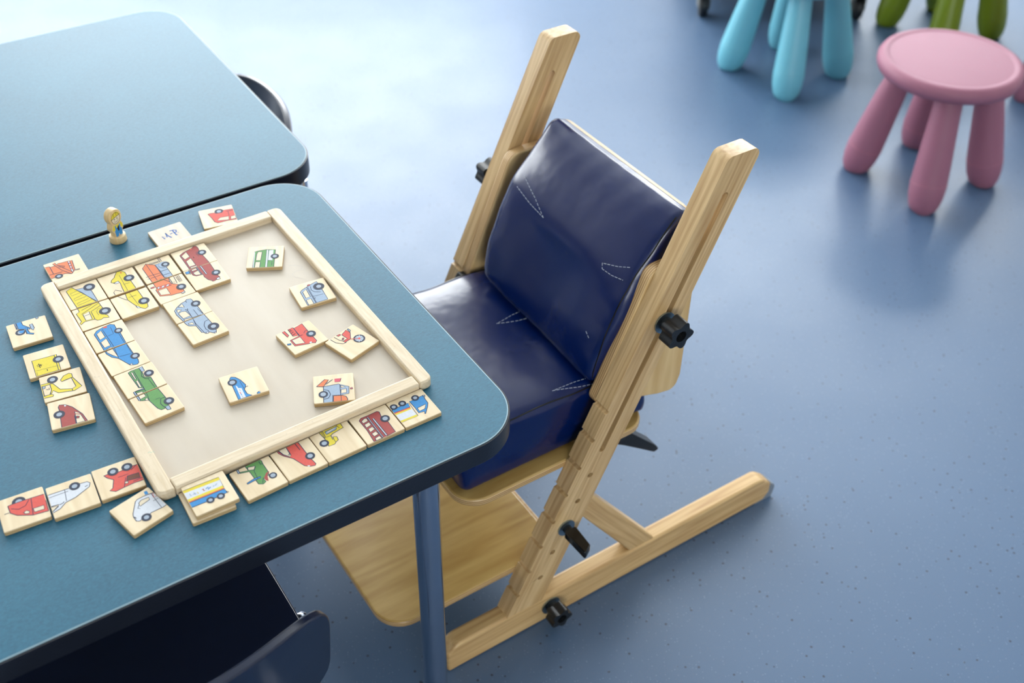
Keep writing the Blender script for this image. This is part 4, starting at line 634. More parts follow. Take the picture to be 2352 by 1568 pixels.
 'firetruck': [('f','R',0,[5,204,131,223,118,78,108,-164,73,-193,42,-160,0,-156,-152,-93,-145,33,-18,39]),('l','K',8,[5,204,131,223,118,78,108,-164,73,-193,42,-160,0,-156,-152,-93,-145,33,-18,39,5,204]),('f','R',0,[-20,228,5,223,-7,49,-78,80,-64,228]),('l','K',8,[-20,228,5,223,-7,49,-78,80,-64,228]),('f','R',0,[-146,224,-111,226,-111,121,-139,101]),('l','K',8,[-146,224,-111,226,-111,121,-139,101,-146,224]),('f','C',0,[-130,21,-15,17,-26,-116,-130,-73]),('l','K',8,[-130,21,-15,17,-26,-116,-130,-73,-130,21]),('f','B',0,[-206,-5,-166,-22,-176,-43,-214,-27]),('l','K',8,[-206,-5,-166,-22,-176,-43,-214,-27,-206,-5]),('l','K',7,[2,207,-7,40]),('l','K',7,[-13,39,28,32]),('f','W',0,[23,-136,50,-138,40,-164,19,-159]),('l','K',5.5,[55,49,90,80,125,72]),('l','N',7.5,[-70,208,-42,217,-37,198,-73,172,-31,178]),('l','N',7.5,[-75,138,-32,146]),('l','N',7.5,[-72,100,-29,107]),('f','T',0,[180,-12,177,7,168,23,155,36,139,44,121,47,103,44,86,36,73,23,65,7,62,-12,65,-30,73,-46,86,-59,103,-67,121,-70,139,-67,155,-59,168,-46,177,-30]),('f','H',0,[150,-12,149,-2,145,6,138,12,130,16,121,18,112,16,104,12,97,6,93,-2,91,-12,93,-21,97,-29,104,-35,112,-39,121,-41,130,-39,138,-35,145,-29,149,-21])],
 'motorcycle': [('f','R',0,[3,187,98,217,102,143,22,51,-69,53,-67,84,1,86]),('l','K',8,[3,187,98,217,102,143,22,51,-69,53,-67,84,1,86,3,187]),('f','R',0,[-50,223,-3,216,-4,194,-44,194]),('l','K',8,[-50,223,-3,216,-4,194,-44,194,-50,223]),('f','S',0,[118,218,133,219,132,168,107,149]),('l','K',8,[118,218,133,219,132,168,107,149,118,218]),('l','K',7,[-150,223,-145,127,-97,51,-51,44]),('l','K',7,[-90,223,-84,137,-60,77]),('f','D',0,[-32,135,-14,126,-51,100,-56,117]),('l','K',8,[-32,135,-14,126,-51,100,-56,117,-32,135]),('f','T',0,[170,-22,167,0,156,21,140,37,120,47,97,51,74,47,54,37,38,21,27,0,24,-22,27,-45,38,-65,54,-81,74,-92,97,-95,120,-92,140,-81,156,-65,167,-45]),('f','H',0,[150,-22,147,-6,140,9,128,20,113,28,97,30,81,28,66,20,54,9,47,-6,44,-22,47,-38,54,-53,66,-65,81,-72,97,-75,113,-72,128,-65,140,-53,147,-38]),('l','W',5.5,[66,13,127,-57]),('l','W',5.5,[144,27,50,-71]),('l','W',5.5,[107,35,87,-78]),('l','W',5.5,[149,-13,45,-31]),('l','R',9,[-22,90,98,-24]),('f','R',0,[99,-2,118,-17,96,-44,77,-29])],
}
TS, TT = .04686, .0055
tile_mesh = None
LABEL = {
 'yel_top': ('tile showing the tipper body of a yellow dump truck, in the tray corner', 'joined'),
 'yel_bot': ('tile showing the cab of a yellow dump truck, in the tray', 'joined'),
 'yelcar_top': ('tile showing the rear half of a yellow convertible car, in the tray', 'joined'),
 'yelcar_bot': ('tile showing the front half of a yellow convertible car, in the tray', 'joined'),
 'orange_top': ('tile showing the rear half of an orange fire truck, in the tray', 'joined'),
 'orange_bot': ('tile showing the orange truck cab with red and white stripe', 'joined'),
 'taxi_top': ('tile showing the rear half of a dark red car with four windows', 'joined'),
 'taxi_bot': ('tile showing the front half of a dark red car with blue roof sign', 'joined'),
 'grey_top': ('tile showing the rear half of a grey saloon car, in the tray', 'joined'),
 'grey_bot': ('tile showing the bonnet half of a grey saloon car, in the tray', 'joined'),
 'blue_top': ('tile showing the rear half of a blue car with two windows', 'joined'),
 'blue_bot': ('tile showing the front half of a blue car, in the tray', 'joined'),
 'green_top': ('tile showing the loading bed of a green pickup, in the tray', 'joined'),
 'green_bot': ('tile showing the bonnet half of a green pickup, in the tray', 'joined'),
 'bus_green': ('tile with half a green and white bus, loose in the tray', 'loose'),
 'jeep': ('tile with half a grey jeep, loose against the right tray rail', 'loose'),
 'firetruck': ('tile with a red fire truck cab marked 112, loose in the tray', 'loose'),
 'motorcycle': ('tile with the front of a red motorcycle, turned cornerwise in the tray', 'loose'),
 'racecar': ('tile with half a blue racing car, loose in the tray', 'loose'),
 'tow': ('tile with a grey and orange tow truck, beside the front tray rail', 'loose'),
 'orange_half': ('tile with the rear of an orange lorry, behind the tray corner', 'table'),
 'mp': ('blank tile back with blue handwritten M-P. behind the tray', 'table'),
 'redfar': ('tile with an upside-down red car, behind the far tray rail', 'table'),
 'moto_blue': ('tile with half a blue moped, leftmost beside the tray', 'table'),
 'van_yel': ('tile with a yellow van box, on the table left of the tray', 'table'),
 'exc_arm': ('tile with a yellow excavator arm and bucket, left of the tray', 'table'),
 'car_dred': ('tile with the rounded front of a dark red car, left of the tray', 'table'),
 'red_left': ('tile with half a red car, nearest the left picture edge', 'table'),
 'white_car': ('tile with half a white car, between two red vehicle tiles', 'table'),
 'truck_red': ('tile with a red lorry on two wheels, touching the near tray corner', 'table'),
 'ambul': ('tile with half a white ambulance, turned cornerwise near the tray corner', 'table'),
 'trailer': ('tile with a striped blue and yellow trailer, on top of another tile', 'table'),
 'under': ('face-hidden tile lying under the striped trailer tile', 'table'),
 'tractor': ('tile with half a green tractor, in the row along the tray', 'table'),
 'redcar2': ('tile with half a red sports car, in the row along the tray', 'table'),
 'exc_cab': ('tile with a yellow excavator cab, in the row along the tray', 'table'),
 'bus_red': ('tile with a dark red coach and its windows, in the row along the tray', 'table'),
 'truck_blue': ('tile with a blue articulated lorry, last in the row by the tray corner', 'table'),
}
GROUPS = {'joined': 'tiles joined into vehicles in the tray', 'loose': 'loose tiles in the tray', 'table': 'tiles lying on the table'}
def tile_shape(kind):
    h = TS / 2
    out = fillet([(-h, -h), (h, -h), (h, h), (-h, h)], .0016, 4)
    return prism(out, [], 0, TT, 'z')
def print_mesh(name, shapes):
    """the flat print on a tile: ink areas and pen lines, a few hundredths of a millimetre apart"""
    V, F, FM, mats = [], [], [], []
    z = TT + .00006
    for kind, col, w, flat in shapes:
        P = [(flat[i] * 1e-4, flat[i + 1] * 1e-4) for i in range(0, len(flat), 2)]
        if col not in mats: mats.append(col)
        mi = mats.index(col)
        if kind == 'f':
            n = len(V); V += [(x, y, z) for x, y in P]
            for t3 in tessellate_polygon([[Vector((x, y, 0)) for x, y in P]]):
                F.append(tuple(n + i for i in t3)); FM.append(mi)
        else:
            hw = w * .5e-4
            L = []
            for i, q in enumerate(P):
                a = Vector(P[max(i - 1, 0)]); b2 = Vector(P[min(i + 1, len(P) - 1)])
                if i == 0 and P[0] == P[-1]: a = Vector(P[-2])
                d = b2 - a
                d = d.normalized() if d.length > 1e-9 else Vector((1, 0))
                L.append((Vector(q), Vector((-d.y, d.x)) * hw))
            n = len(V)
            for q, s in L:
                V.append((q.x + s.x, q.y + s.y, z + .00002)); V.append((q.x - s.x, q.y - s.y, z + .00002))
            for i in range(len(L) - 1):
                F.append((n + 2 * i, n + 2 * i + 1, n + 2 * i + 3, n + 2 * i + 2)); FM.append(mi)
        z += .000012
    me = bpy.data.meshes.new(name)
    me.from_pydata(V, [], F)
    for c in mats: me.materials.append(M['ink_' + c])
    for i, k in enumerate(FM): me.polygons[i].material_index = k
    me.update()
    bm = bmesh.new(); bm.from_mesh(me)
    for fc in bm.faces:
        if fc.normal.z < 0: fc.normal_flip()
    bm.to_mesh(me); bm.free()
    return me
proto = {}
for key, (x, y, z, th) in TILES.items():
    mk = 'tile_bare' if key == 'mp' else 'tile_wood'
    if mk not in proto:
        o = mesh_obj('picture_tile', *tile_shape(mk), mk, None, smooth=True, bevel=.0007, seg=2)
        proto[mk] = o
    else:
        o = proto[mk].copy(); COL.objects.link(o)
    if key == 'trailer': z = HT + TT + .0001
    o.location = (x, y, z + .00005); o.rotation_euler = (0, 0, th)
    tag(o, LABEL[key][0], 'tile', GROUPS[LABEL[key][1]])
    if key in ART:
        pr = bpy.data.objects.new('handwriting' if key == 'mp' else 'printed_picture', print_mesh('printed_picture', ART[key]))
        COL.objects.link(pr); pr.parent = o

# ------------------------------------------------------------------ small wooden peg figure
fig = tag(empty('peg_figure', (-.5365, 1.2490, HT), R(-30 + 90)), 'small wooden peg figure of a worker in yellow helmet and blue dungarees', 'toy figure')
mesh_obj('base_disc', *lathe([(.0110, 0), (.0116, .0008), (.0108, .0092), (.0098, .0100)], 32), 'figure_wood', fig, smooth=True)
half = [(.0062, .0095), (.0070, .0160), (.0096, .0195), (.0098, .0240), (.0085, .0280), (.0074, .0300), (.0094, .0335), (.0104, .0385), (.0098, .0435), (.0076, .0475), (.0042, .0497), (0, .0505)]
outl = [(x, z) for x, z in half] + [(-x, z) for x, z in reversed(half[:-1])]
body = mesh_obj('figure_body', *prism(outl, [], -.0052, .0052, 'y'), 'figure_wood', fig, smooth=True, bevel=.0007)
fy = -.0052 - .00006                      # printed side: local -y
def fprint(name, col, pts, dz=0):
    me = mesh_obj(name, [(x * .001, fy - dz, z * .001) for x, z in pts], [tuple(range(len(pts)))], 'ink_' + col, body)
    return me
def fline(name, col, pts, w=.0005, dz=.00004):
    V, F = [], []
    for i, (x, z) in enumerate(pts):
        a = Vector(pts[max(i - 1, 0)]); b2 = Vector(pts[min(i + 1, len(pts) - 1)])
        d = (b2 - a).normalized(); nx, nz_ = -d.y * w / 2, d.x * w / 2
        V += [(x * .001 + nx, fy - dz, z * .001 + nz_), (x * .001 - nx, fy - dz, z * .001 - nz_)]
    for i in range(len(pts) - 1): F.append((2 * i, 2 * i + 1, 2 * i + 3, 2 * i + 2))
    return mesh_obj(name, V, F, 'ink_' + col, body)
face = [(8.2 * math.cos(a) * .86, 37.5 + 8.2 * math.sin(a)) for a in [2 * math.pi * k / 24 for k in range(24)]]
fprint('face_print', 'C', face)
helm = [(7.4 * math.cos(a), 39 + 7.6 * math.sin(a)) for a in [math.pi * k / 14 for k in range(15)]]
fprint('helmet_print', 'Y', [(x, z + .14 * x) for x, z in helm], .00003)
fprint('shirt_print', 'Y', [(-8.6, 20), (-8.8, 24.5), (-6.5, 28.5), (0, 27.5), (6.5, 28.5), (8.8, 24.5), (8.6, 20), (5, 21.5), (-5, 21.5)], .00001)
fprint('dungarees_print', 'B', [(-5.5, 10), (-6, 19), (-4.4, 21), (-4.6, 26.5), (-3.0, 27.5), (-2.4, 23), (2.4, 23), (3.0, 27.5), (4.6, 26.5), (4.4, 21), (6, 19), (5.5, 10), (1.2, 10), (0, 14.5), (-1.2, 10)], .00002)
fprint('tool_print', 'N', [(-.5, 18), (1.6, 17.2), (2.4, 25), (1.0, 25.6), (-1.4, 22)], .00004)
fline('outline_print', 'N', face + [face[0]])
fline('helmet_line', 'N', [(-8.2, 37.7), (0, 39.2), (8.2, 40.6)], .0006)
fline('helmet_line', 'N', [(-2.2, 39.5), (-2.4, 46.0)], .0004)
fline('helmet_line', 'N', [(2.2, 40.0), (2.2, 46.4)], .0004)
fline('smile_print', 'N', [(-3.6, 33.8), (-1.8, 32.2), (.6, 31.9), (2.8, 32.9), (3.8, 34.4)], .0005)
for sx in (-2.2, 2.2):
    fprint('eye_print', 'N', [(sx + .7 * math.cos(a), 36.6 + 1.0 * math.sin(a)) for a in [2 * math.pi * k / 10 for k in range(10)]], .00005)

# ------------------------------------------------------------------ adjustable wooden therapy chair
# local frame: x = towards the back, y = to the chair's left, origin midway between the side frames
CB = Vector((.83012653, .55757505, 0)); CN = Vector((.55757505, -.83012653, 0))
CC = Vector((.18071734, 1.1516869, 0))
CO = CC - CN * .206
chair = tag(empty('adjustable_chair', CO, math.atan2(CB.y, CB.x)), 'tall adjustable wooden chair with glossy navy seat and back cushions', 'chair')
def L(v): return -(v + .206)            # offset measured from the right outer face -> local y
S1 = .448                                # lean of the uprights
zf = lambda z: -.217 + S1 * (z - .06)    # front edge of an upright at height z
zb = lambda z: -.152 + .4375 * (z - .06)
zm = lambda z: (zf(z) + zb(z)) / 2
def upright():
    pts = [(zb(.058), .058), (zb(.766), .766), (zf(.766), .766)]
    dirf = Vector((S1, 1)).normalized(); nrm = Vector((dirf.y, -dirf.x))
    left = []
    for zc in (.412, .367, .322, .277, .232, .188, .144, .100):
        c = Vector((zf(zc), zc))
        for k in range(7):                               # half-round notch in the front edge
            a = math.pi * k / 6
            q = c + dirf * (.0036 * math.cos(a)) + nrm * (.0042 * math.sin(a))
            left.append((q.x, q.y))
    pts = fillet(pts + [(zf(.70), .70)], [0, .010, .012, 0], 4) + left + [(zf(.058), .058)]
    slot = []
    w = .0054
    top, bot = .709, .341
    for k in range(9):
        a = math.pi * k / 8
        slot.append((zm(top) + w * math.cos(a), top + w * math.sin(a)))
    for k in range(9):
        a = math.pi + math.pi * k / 8
        slot.append((zm(bot) + w * math.cos(a), bot + w * math.sin(a)))
    holes = [slot] + [circle2(zm(z) + .0012, z, .0046, 14) for z in (.297, .253, .163, .117)]
    return pts, holes
RUN = fillet([(-.322, .002), (.318, .002), (.331, .018), (.329, .040), (.305, .060), (-.306, .060), (-.322, .042)], [.004, .006, .008, .012, .02, .02, .008], 5)
BRACE = [(-.0735, .2545), (.0705, .058), (.020, .058), (-.090, .216)]
PLATE = fillet([(-.0605, .404), (.060, .364), (.092, .358), (.1005, .385), (.1005, .545), (.098, .606), (.021, .606)], [.012, .01, .016, .02, .02, .02, .022], 6)
def star(R0, t0, t1, sgn, x, z, name='star_knob'):
    """five-lobed knob on the outside of a side frame; sgn -1 = right side"""
    prof = [(x + R0 * (1 + .17 * math.cos(5 * a + .5)) * math.cos(a), z + R0 * (1 + .17 * math.cos(5 * a + .5)) * math.sin(a)) for a in [2 * math.pi * k / 60 for k in range(60)]]
    y0 = sgn * .206 + sgn * t0; y1 = sgn * .206 + sgn * t1
    k = mesh_obj(name, *prism(prof, [circle2(x, z, .0085, 20)], y0, y1, 'y'), 'black_plastic', chair, smooth=True, bevel=.004, seg=3)
    mesh_obj('bolt_end', *prism(circle2(x, z, .0086, 20), [], y0, y1 - sgn * .006, 'y'), 'black_gloss', k)
    yb = sgn * .206
    mesh_obj('neck', *prism(circle2(x, z, .010, 20), [], yb + sgn * .0025, y0, 'y'), 'black_plastic', k, smooth=True)
    mesh_obj('washer', *prism(circle2(x, z, .0165, 28), [], yb, yb + sgn * .0025, 'y'), 'steel_washer', k, smooth=True)
    return k
up_o, up_h = upright()
for s in (-1, 1):
    a, b2 = sorted((s * .206, s * .178))
    post = mesh_obj('upright_post', *prism(up_o, up_h, a, b2, 'y'), 'ash_wood', chair, smooth=True, bevel=.0030, seg=3, angle=30)
    for z in (.297, .253, .163, .117):                   # dark plugs painting the shade inside the pin holes
        mesh_obj('hole_shade', *prism(circle2(zm(z) + .0012, z, .0044, 14), [], *sorted((s * .200, s * .184)), 'y'), 'hole_shade_dark', post)
    rn = mesh_obj('floor_runner', *prism(RUN, [], a, b2, 'y'), 'ash_runner', chair, smooth=True, bevel=.004, seg=3, angle=30)
    mesh_obj('end_cap', *prism(fillet([(.300, 0), (.338, 0), (.342, .022), (.336, .036), (.322, .012), (.300, .004)], .003, 3), [], a + .001, b2 - .001, 'y'), 'grey_rubber', rn, smooth=True)
    mesh_obj('glide', *box_vf(-.31, -.27, a + .004, b2 - .004, 0, .003), 'grey_rubber', rn)
    a2, b3 = sorted((s * .204, s * .180))
    mesh_obj('brace', *prism(BRACE, [], a2, b3, 'y'), 'ash_brace', chair, smooth=True, bevel=.003)
    a3, b4 = sorted((s * .1778, s * .160))
    mesh_obj('side_plate', *prism(PLATE, [], a3, b4, 'y'), 'ply_side', chair, smooth=True, bevel=.003, seg=3)
    star(.0185, .014, .036, s, .0265, .536)
    star(.0165, .012, .032, s, -.1365, .034)
    # lever bolt of the footplate: washer, stem, flat wing
    wsh = mesh_obj('clamp_lever', *prism(circle2(-.1165, .207, .007, 16), [], s * .206 + s * .0025, s * .206 + s * .016, 'y'), 'black_gloss', chair, smooth=True)
    mesh_obj('washer', *prism(circle2(-.1165, .207, .0145, 28), [], s * .206, s * .206 + s * .0025, 'y'), 'steel_washer', wsh, smooth=True)
    yy = s * .206
    wing = fillet([(-.1265, yy + s * .010), (-.1065, yy + s * .010), (-.1085, yy + s * .050), (-.1245, yy + s * .060)], .002, 2)
    mesh_obj('wing', *prism(wing, [], .200, .214, 'z'), 'black_gloss', wsh, smooth=True, bevel=.002)
    mesh_obj('plate_bolt', *prism(circle2(.040, .515, .007, 14), [], *sorted((s * .160, s * .155)), 'y'), 'black_gloss', chair, smooth=True, bevel=.0015)
    if s > 0: mesh_obj('seat_clamp', *prism(fillet([(-.080, .392), (-.050, .386), (-.042, .404), (-.066, .412)], .004, 3), [], *sorted((s * .178, s * .164)), 'y'), 'black_plastic', chair, smooth=True, bevel=.002)

# back board and its cushion, leaning with the uprights
rv = Vector((.4066, 0, .9136)); fv = Vector((-.9136, 0, .4066))       # up the back, out of the back
def on_back(x_f, y, h, base=Vector((.0975, 0, .657))):
    return base + rv * h + fv * x_f + Vector((0, y, 0))
bw = .1585
bb = fillet([(-bw, -.285), (bw, -.285), (bw, 0), (-bw, 0)], [.02, .02, .03, .03], 6)
v, f = prism(bb, [], -.013, 0, 'x')
brd = mesh_obj('back_board', v, f, 'ply_back', chair, smooth=True, bevel=.002)
brd.matrix_local = Matrix(((-fv.x * -1, 0, rv.x, .0975), (0, 1, 0, 0), (fv.z, 0, rv.z, .657), (0, 0, 0, 1)))
hw_, hh_, ht_ = .150, .138, .025
cy0 = L(-.192)
V0, F0 = round_box(ht_, hw_, hh_, .015, 6, 32, 32)
Vc = []
for q in V0:
    ty, tz = q.y / hw_, q.z / hh_
    fx = (q.x / ht_ + 1) / 2                           # 0 at the board, 1 at the front
    puff = .013 * (1 - ty ** 4) * (1 - tz ** 4)
    wing_ = .010 * abs(ty) ** 3 * max(0, 1 - ((tz + .35) / .9) ** 2)
    crease = -.010 * math.exp(-(ty / .45) ** 2) * max(0, 1 - ((tz + .55) / .65) ** 2)
    top_soft = -.024 * max(0, (tz - .25) / .75) ** 1.5
    wrink = .0012 * math.sin(23 * ty + 6 * tz) * max(0, abs(tz) - .55) + .0010 * math.sin(17 * tz + 4 * ty) * max(0, abs(ty) - .6)
    x = ht_ + q.x + fx * (puff + wing_ + crease + top_soft + wrink)
    h = q.z - .1345 - .003 * fx * (1 - ty ** 2) * (1 if tz > 0 else 0)
    low = max(0, (-tz - .40) / .60)                    # lower corners drawn in
    y = cy0 + q.y * (1 + .015 * fx * (1 - tz ** 2)) * (1 - (.15 if ty > 0 else .02) * low ** 2.2) + .002 * math.sin(5 * tz + ty)
    h += (.012 if ty > 0 else 0) * low ** 2 * abs(ty) ** 3
    Vc.append(on_back(x + .0005, y, h))
bcush = mesh_obj('back_cushion', Vc, F0, 'navy_vinyl', chair, smooth='all')

def bvh(o): 
    return BVHTree.FromPolygons([v.co.copy() for v in o.data.vertices], [tuple(p.vertices) for p in o.data.polygons])
def stitches(name, tree, pts2, caster, parent, r=.00045, dash=.0042, gap=.0018, mat='stitch_thread'):
    """rows of thread laid on a cushion surface"""
    V, F = [], []
    for line in pts2:
        P = []
        n = 40
        seg = [Vector(a) for a in line]
        for i in range(len(seg) - 1):
            for k in range(n): P.append(seg[i].lerp(seg[i + 1], k / n))
        P.append(seg[-1])
        S3 = [caster(tree, q) for q in P]
        S3 = [q for q in S3 if q is not None]
        acc, run = 0, [S3[0]] if S3 else []
        on = True
        for a, b3 in zip(S3, S3[1:]):
            acc += (b3 - a).length
            if on: run.append(b3)
            if on and acc > dash:
                v, f = tube(run, r, 5); V2, F2 = merge((V, F), (v, f)); V, F = V2, F2
                on, acc, run = False, 0, []
            elif not on and acc > gap:
                on, acc, run = True, 0, [b3]
        if on and len(run) > 1: V, F = merge((V, F), tube(run, r, 5))
    st = mesh_obj(name, V, F, mat, parent); st['kind'] = 'stuff'
    return st
bt = bvh(bcush)
def cast_back(tree, q):
    o = on_back(.2, q.x, q.y); hit = tree.ray_cast(o, -fv)
    return hit[0] + fv * .0003 if hit[0] is not None else None
def bz(z): return (z - .657) / .9136          # height on the cushion front -> distance up the back (front offset folded in)
off = -.024
stitches('stitching', bt, [
    [(L(-.312), bz(.601) + off), (L(-.270), bz(.588) + off), (L(-.238), bz(.574) + off)], [(L(-.238), bz(.574) + off), (L(-.275), bz(.577) + off), (L(-.316), bz(.583) + off)],
    [(L(-.058), bz(.596) + off), (L(-.075), bz(.588) + off), (L(-.101), bz(.579) + off), (L(-.097), bz(.573) + off)], [(L(-.097), bz(.573) + off), (L(-.078), bz(.574) + off), (L(-.058), bz(.578) + off)],
    [(L(-.078), bz(.492) + off), (L(-.068), bz(.487) + off)]], cast_back, bcush)

# seat board, seat cushion
sb = fillet([(-.272, -.178), (.050, -.178), (.050, .178), (-.272, .178)], [.04, .035, .035, .04], 8)
mesh_obj('seat_board', *prism(sb, [], .3035, .3170, 'z'), 'ply_board', chair, smooth=True, bevel=.003, seg=3)
su0, su1, sv = -.262, .058, .1585
V0, F0 = round_box((su1 - su0) / 2, sv, .053, .014, 34, 30, 10)
Vs = []
for q in V0:
    tx, ty = q.x / ((su1 - su0) / 2), q.y / sv
    fz = (q.z / .053 + 1) / 2
    crown = .011 * (1 - ty ** 4) * (1 - .35 * tx * tx)
    dip = -.010 * math.exp(-((ty) / .5) ** 2) * math.exp(-((tx - .25) / .5) ** 2)
    slope = -.006 * (tx + .2)
    back_low = -.075 * max(0, (tx - .72) / .28) ** 2
    z = .3172 + .053 + q.z + fz * (crown + dip + slope + back_low)
    x = (su0 + su1) / 2 + q.x + .010 * fz * (1 if tx < 0 else 0) * (tx * tx) * -1
    y = q.y * (1 + .025 * math.sin(math.pi * fz) ) + .0015 * math.sin(9 * tx) * fz
    Vs.append(Vector((x, y, z)))
scush = mesh_obj('seat_cushion', Vs, F0, 'navy_vinyl', chair, smooth='all')
st_ = bvh(scush)
def cast_seat(tree, q):
    hit = tree.ray_cast(Vector((q.x, q.y, .7)), Vector((0, 0, -1)))
    return hit[0] + Vector((0, 0, .0003)) if hit[0] is not None else None
stitches('stitching', st_, [
    [(-.018, L(-.238)), (-.06, L(-.236)), (-.092, L(-.229))], [(-.092, L(-.229)), (-.06, L(-.221)), (-.022, L(-.215))],
    [(-.028, L(-.060)), (-.07, L(-.064)), (-.106, L(-.064))], [(-.106, L(-.064)), (-.07, L(-.056)), (-.039, L(-.051))]], cast_seat, scush)
# dark seam along the top edges of the seat cushion
for s in (-1, 1):
    P = []
    for k in range(50):
        x = su0 + .012 + (su1 - su0 - .04) * k / 49
        h = st_.ray_cast(Vector((x, s * (sv - .004), .7)), Vector((0, 0, -1)))
        if h[0] is not None: P.append(h[0] + Vector((0, s * .0004, .0)))
    mesh_obj('seam', *tube(P, .0011, 6), 'black_gloss', scush, smooth=True)
P = []
for k in range(30):
    h = bt.ray_cast(on_back(.2, cy0 - hw_ + .005, -.262 + .255 * k / 29), -fv)
    if h[0] is not None: P.append(h[0])
mesh_obj('seam', *tube(P, .0010, 6), 'black_gloss', bcush, smooth=True)

# footplate, crossbars, seat bracket and lever
fp = fillet([(-.402, -.1775), (-.105, -.1775), (-.105, .1775), (-.402, .1775)], [.045, .012, .012, .045], 8)
mesh_obj('footplate', *prism(fp, [], .1185, .1310, 'z'), 'ply_board', chair, smooth=True, bevel=.003, seg=3)
mesh_obj('crossbar', *box_vf(-.125, -.095, -.178, .178, .090, .1183), 'ash_runner', chair, bevel=.002)
mesh_obj('seat_bracket', *merge(box_vf(-.085, -.050, .03, .125, .215, .3034), box_vf(-.11, .02, .06, .11, .285, .3034)), 'black_plastic', chair, bevel=.004)
lv = fillet([(.000, .296), (.030, .286), (.088, .226), (.096, .214), (.086, .212), (.022, .262), (-.004, .280)], .004, 3)
mesh_obj('seat_lever', *prism(lv, [], -.160, -.136, 'y'), 'black_plastic', chair, smooth=True, bevel=.003)
mesh_obj('lever_mount', *box_vf(-.02, .018, -.165, -.13, .282, .3034), 'black_plastic', chair, bevel=.002)

# ------------------------------------------------------------------ navy school chairs
def school_chair(label, loc, rz):
    t = tag(empty('school_chair', loc, rz), label, 'chair', 'navy school chairs at the tables')
    # seat: thin moulded shell, rolled down at the front, slightly dished
    def shell(name, fn, nu, nv, th):
        V, F = [], []
        for side in (0, 1):
            for i in range(nu + 1):
                for j in range(nv + 1):
                    p, nn = fn(i / nu * 2 - 1, j / nv * 2 - 1)
                    V.append(p - nn * th * side)
        K = (nu + 1) * (nv + 1)
        for side in (0, 1):
            for i in range(nu):
                for j in range(nv):
                    a = side * K + i * (nv + 1) + j
                    F.append((a, a + 1, a + nv + 2, a + nv + 1))
        def edge(ids):
            for a, b4 in zip(ids, ids[1:]): F.append((a, b4, b4 + K, a + K))
        edge([j for j in range(nv + 1)]); edge([nu * (nv + 1) + j for j in range(nv + 1)])
        edge([i * (nv + 1) for i in range(nu + 1)]); edge([i * (nv + 1) + nv for i in range(nu + 1)])
        return mesh_obj(name, V, F, 'navy_shell', t, smooth=True, bevel=.0025, seg=2, angle=50)
    def sq(a, b4, e=5.0):                                 # square to rounded square
        m_ = max(abs(a), abs(b4))
        if m_ < 1e-6: return 0.0, 0.0
        r_ = (abs(a) ** e + abs(b4) ** e) ** (1 / e)
        return a * m_ / r_, b4 * m_ / r_
    def seat(a, b4):
        a, b4 = sq(a, b4)
        y = .165 * b4
        z = .330 - .010 * math.cos(a * 1.5) * math.cos(b4 * 1.4) - .022 * max(0, (b4 - .55) / .45) ** 2 + .004
        return Vector((.170 * a, y + .01, z)), Vector((0, 0, 1))
    def back(a, b4):
        a, b4 = sq(a, b4, 3.4 if b4 > 0 else 9.0)
        h = .455 + .095 * b4
        y = -.1975 - .028 * (h - .455) / .095 * .62 + .046 * a * a
        return Vector((.160 * a, y, h)), Vector((-.5 * a, 1, .18)).normalized()
    shell('seat', seat, 22, 20, .011)
    shell('backrest', back, 22, 14, .011)
    for s in (-1, 1):
        # one bent tube per side: front foot - under the seat - up to the backrest; and a rear leg
        path = smooth_path([(s * .178, .165, .012), (s * .150, .130, .300), (s * .150, -.13, .306), (s * .110, -.206, .345), (s * .100, -.2125, .43)], .035, 6)
        fr_ = mesh_obj('side_tube', *tube(path, .0095, 12), 'chrome_tube', t, smooth=True)
        mesh_obj('foot_cap', *lathe([(.011, 0), (.013, .004), (.013, .02), (.0105, .026)], 14, s * .178, .165), 'black_plastic', fr_, smooth=True)
        rl = mesh_obj('rear_leg', *tube(smooth_path([(s * .150, -.185, .012), (s * .140, -.060, .292), (s * .140, .0, .300)], .022, 6), .0095, 12), 'chrome_tube', t, smooth=True)
        mesh_obj('foot_cap', *lathe([(.011, 0), (.013, .004), (.013, .02), (.0105, .026)], 14, s * .150, -.185), 'black_plastic', rl, smooth=True)
        mesh_obj('stacking_stud', *tube([(s * .150, -.020, .303), (s * .172, -.020, .303), (s * .181, -.020, .303), (s * .185, -.020, .303)], [.0095, .0095, .008, .004], 14), 'chrome_tube', t, smooth=True)
    mesh_obj('cross_tube', *tube([(-.150, .06, .303), (.150, .06, .303)], .008, 10), 'chrome_tube', t, smooth=True)
    mesh_obj('cross_tube', *tube([(-.150, -.10, .304), (.150, -.10, .304)], .008, 10), 'chrome_tube', t, smooth=True)
    return t
school_chair('navy school chair in the foreground, seat pushed under the near table edge', tw(.078, .872), TA)
school_chair('navy school chair at the far end of the empty table, only its curved back showing', tw(.402, 1.690), TA + math.pi / 2)

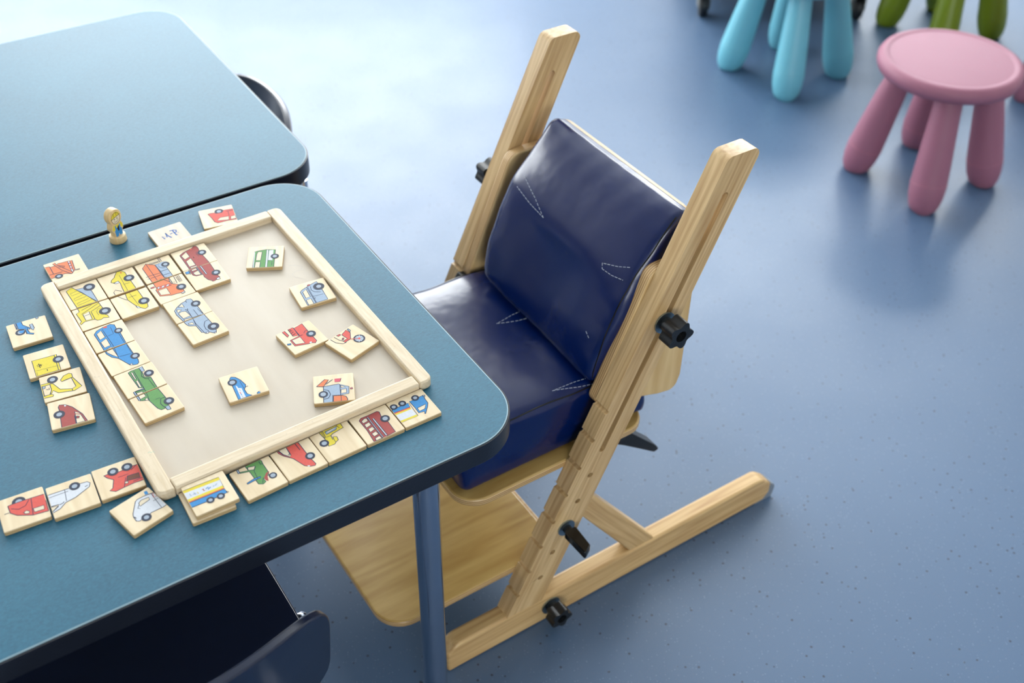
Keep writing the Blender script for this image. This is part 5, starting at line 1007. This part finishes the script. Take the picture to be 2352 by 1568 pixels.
# ------------------------------------------------------------------ plastic stools
def stool(label, loc, rz, colr):
    t = tag(empty('plastic_stool', (loc[0], loc[1], 0), rz), label, 'stool', 'round plastic stools standing on the floor')
    mt, sm = colr + '_plastic', 'seam_' + colr
    t.scale = (1, 1, 1.06)
    sr = .1635
    prof = [(.0, .262), (.120, .262), (.146, .262), (.158, .266), (sr, .277), (sr, .286), (.158, .2955), (.150, .2985), (.143, .2988), (.1395, .2968), (.136, .2972), (.0005, .2985)]
    mesh_obj('seat', *lathe(prof[1:], 64), mt, t, smooth=True, angle=60)
    for k in range(4):
        a = R(45 + 90 * k)
        bot = Vector((.1545 * math.cos(a), .1545 * math.sin(a), 0)); top = Vector((.098 * math.cos(a), .098 * math.sin(a), .262))
        ax = (top - bot).normalized()
        V, F = [], []
        prof2 = [(0.0, .022), (.004, .0275), (.014, .0320), (.035, .0365), (.060, .0380), (.066, .0380), (.068, .0376), (.075, .0374), (.11, .0358), (.16, .0330), (.21, .0300), (.275, .0275)]
        nseg = 28
        xdir = ax.orthogonal().normalized(); ydir = ax.cross(xdir)
        for l, r_ in prof2:
            for q in range(nseg):
                b4 = 2 * math.pi * q / nseg
                p = bot + ax * l + (xdir * math.cos(b4) + ydir * math.sin(b4)) * r_ * 1.1
                p.z = max(p.z, 0.0) if l > .004 else 0.0 if l == 0 else max(p.z, .002)
                p.z = min(p.z, .2615)
                V.append(p)
        for i in range(len(prof2) - 1):
            for q in range(nseg):
                q2 = (q + 1) % nseg
                F.append((i * nseg + q, i * nseg + q2, (i + 1) * nseg + q2, (i + 1) * nseg + q))
        F.append(tuple(range(nseg)))
        lg = mesh_obj('leg', V, F, mt, t, smooth=True, angle=60)
        ring = [bot + ax * .0665 + (xdir * math.cos(2 * math.pi * q / 40) + ydir * math.sin(2 * math.pi * q / 40)) * .03805 * 1.1 for q in range(41)]
        mesh_obj('leg_seam', *tube(ring, .0004, 5), sm, lg)
    return t
def ang45(c, p): return math.atan2(p[1] - c[1], p[0] - c[0]) - R(45)
stool('pale pink round stool standing whole and nearest the wooden chair', (.9953, 2.400), ang45((.9953, 2.400), (.966, 2.25)), 'pink')
stool('aqua blue stool, its legs showing at the top of the picture', (.752, 2.938), ang45((.752, 2.938), (.732, 2.78)), 'aqua')
stool('olive green stool behind the pink stool', (1.267, 3.22), ang45((1.267, 3.22), (1.118, 3.258)), 'green')
stool('second pink stool cut off by the right picture edge', (1.535, 2.845), ang45((1.535, 2.845), (1.385, 2.80)), 'pink')

# ------------------------------------------------------------------ wheeled cart behind the aqua stool
cart = tag(empty('wheeled_cart', (.80, 3.52, 0), 0), 'dark low cart on castors behind the aqua stool', 'cart')
mesh_obj('platform', *box_vf(-.27, .27, -.27, .27, .105, .135), 'dark_metal', cart, bevel=.008)
mesh_obj('cabinet', *box_vf(-.25, .25, -.25, .25, .1352, .62), 'dark_metal', cart, bevel=.01)
for sx in (-1, 1):
    for sy in (-1, 1):
        cx, cy = sx * .235, sy * .235
        ct = mesh_obj('castor', *merge(box_vf(cx - .018, cx + .018, cy - .022, cy + .022, .078, .1048), box_vf(cx - .018, cx - .014, cy - .012, cy + .030, .03, .08), box_vf(cx + .014, cx + .018, cy - .012, cy + .030, .03, .08)), 'zinc', cart, bevel=.002)
        ring = circle2(cy + .012, .034, .034, 28)
        mesh_obj('wheel', *prism(ring, [], cx - .0125, cx + .0125, 'x'), 'black_plastic', ct, smooth=True, bevel=.004)
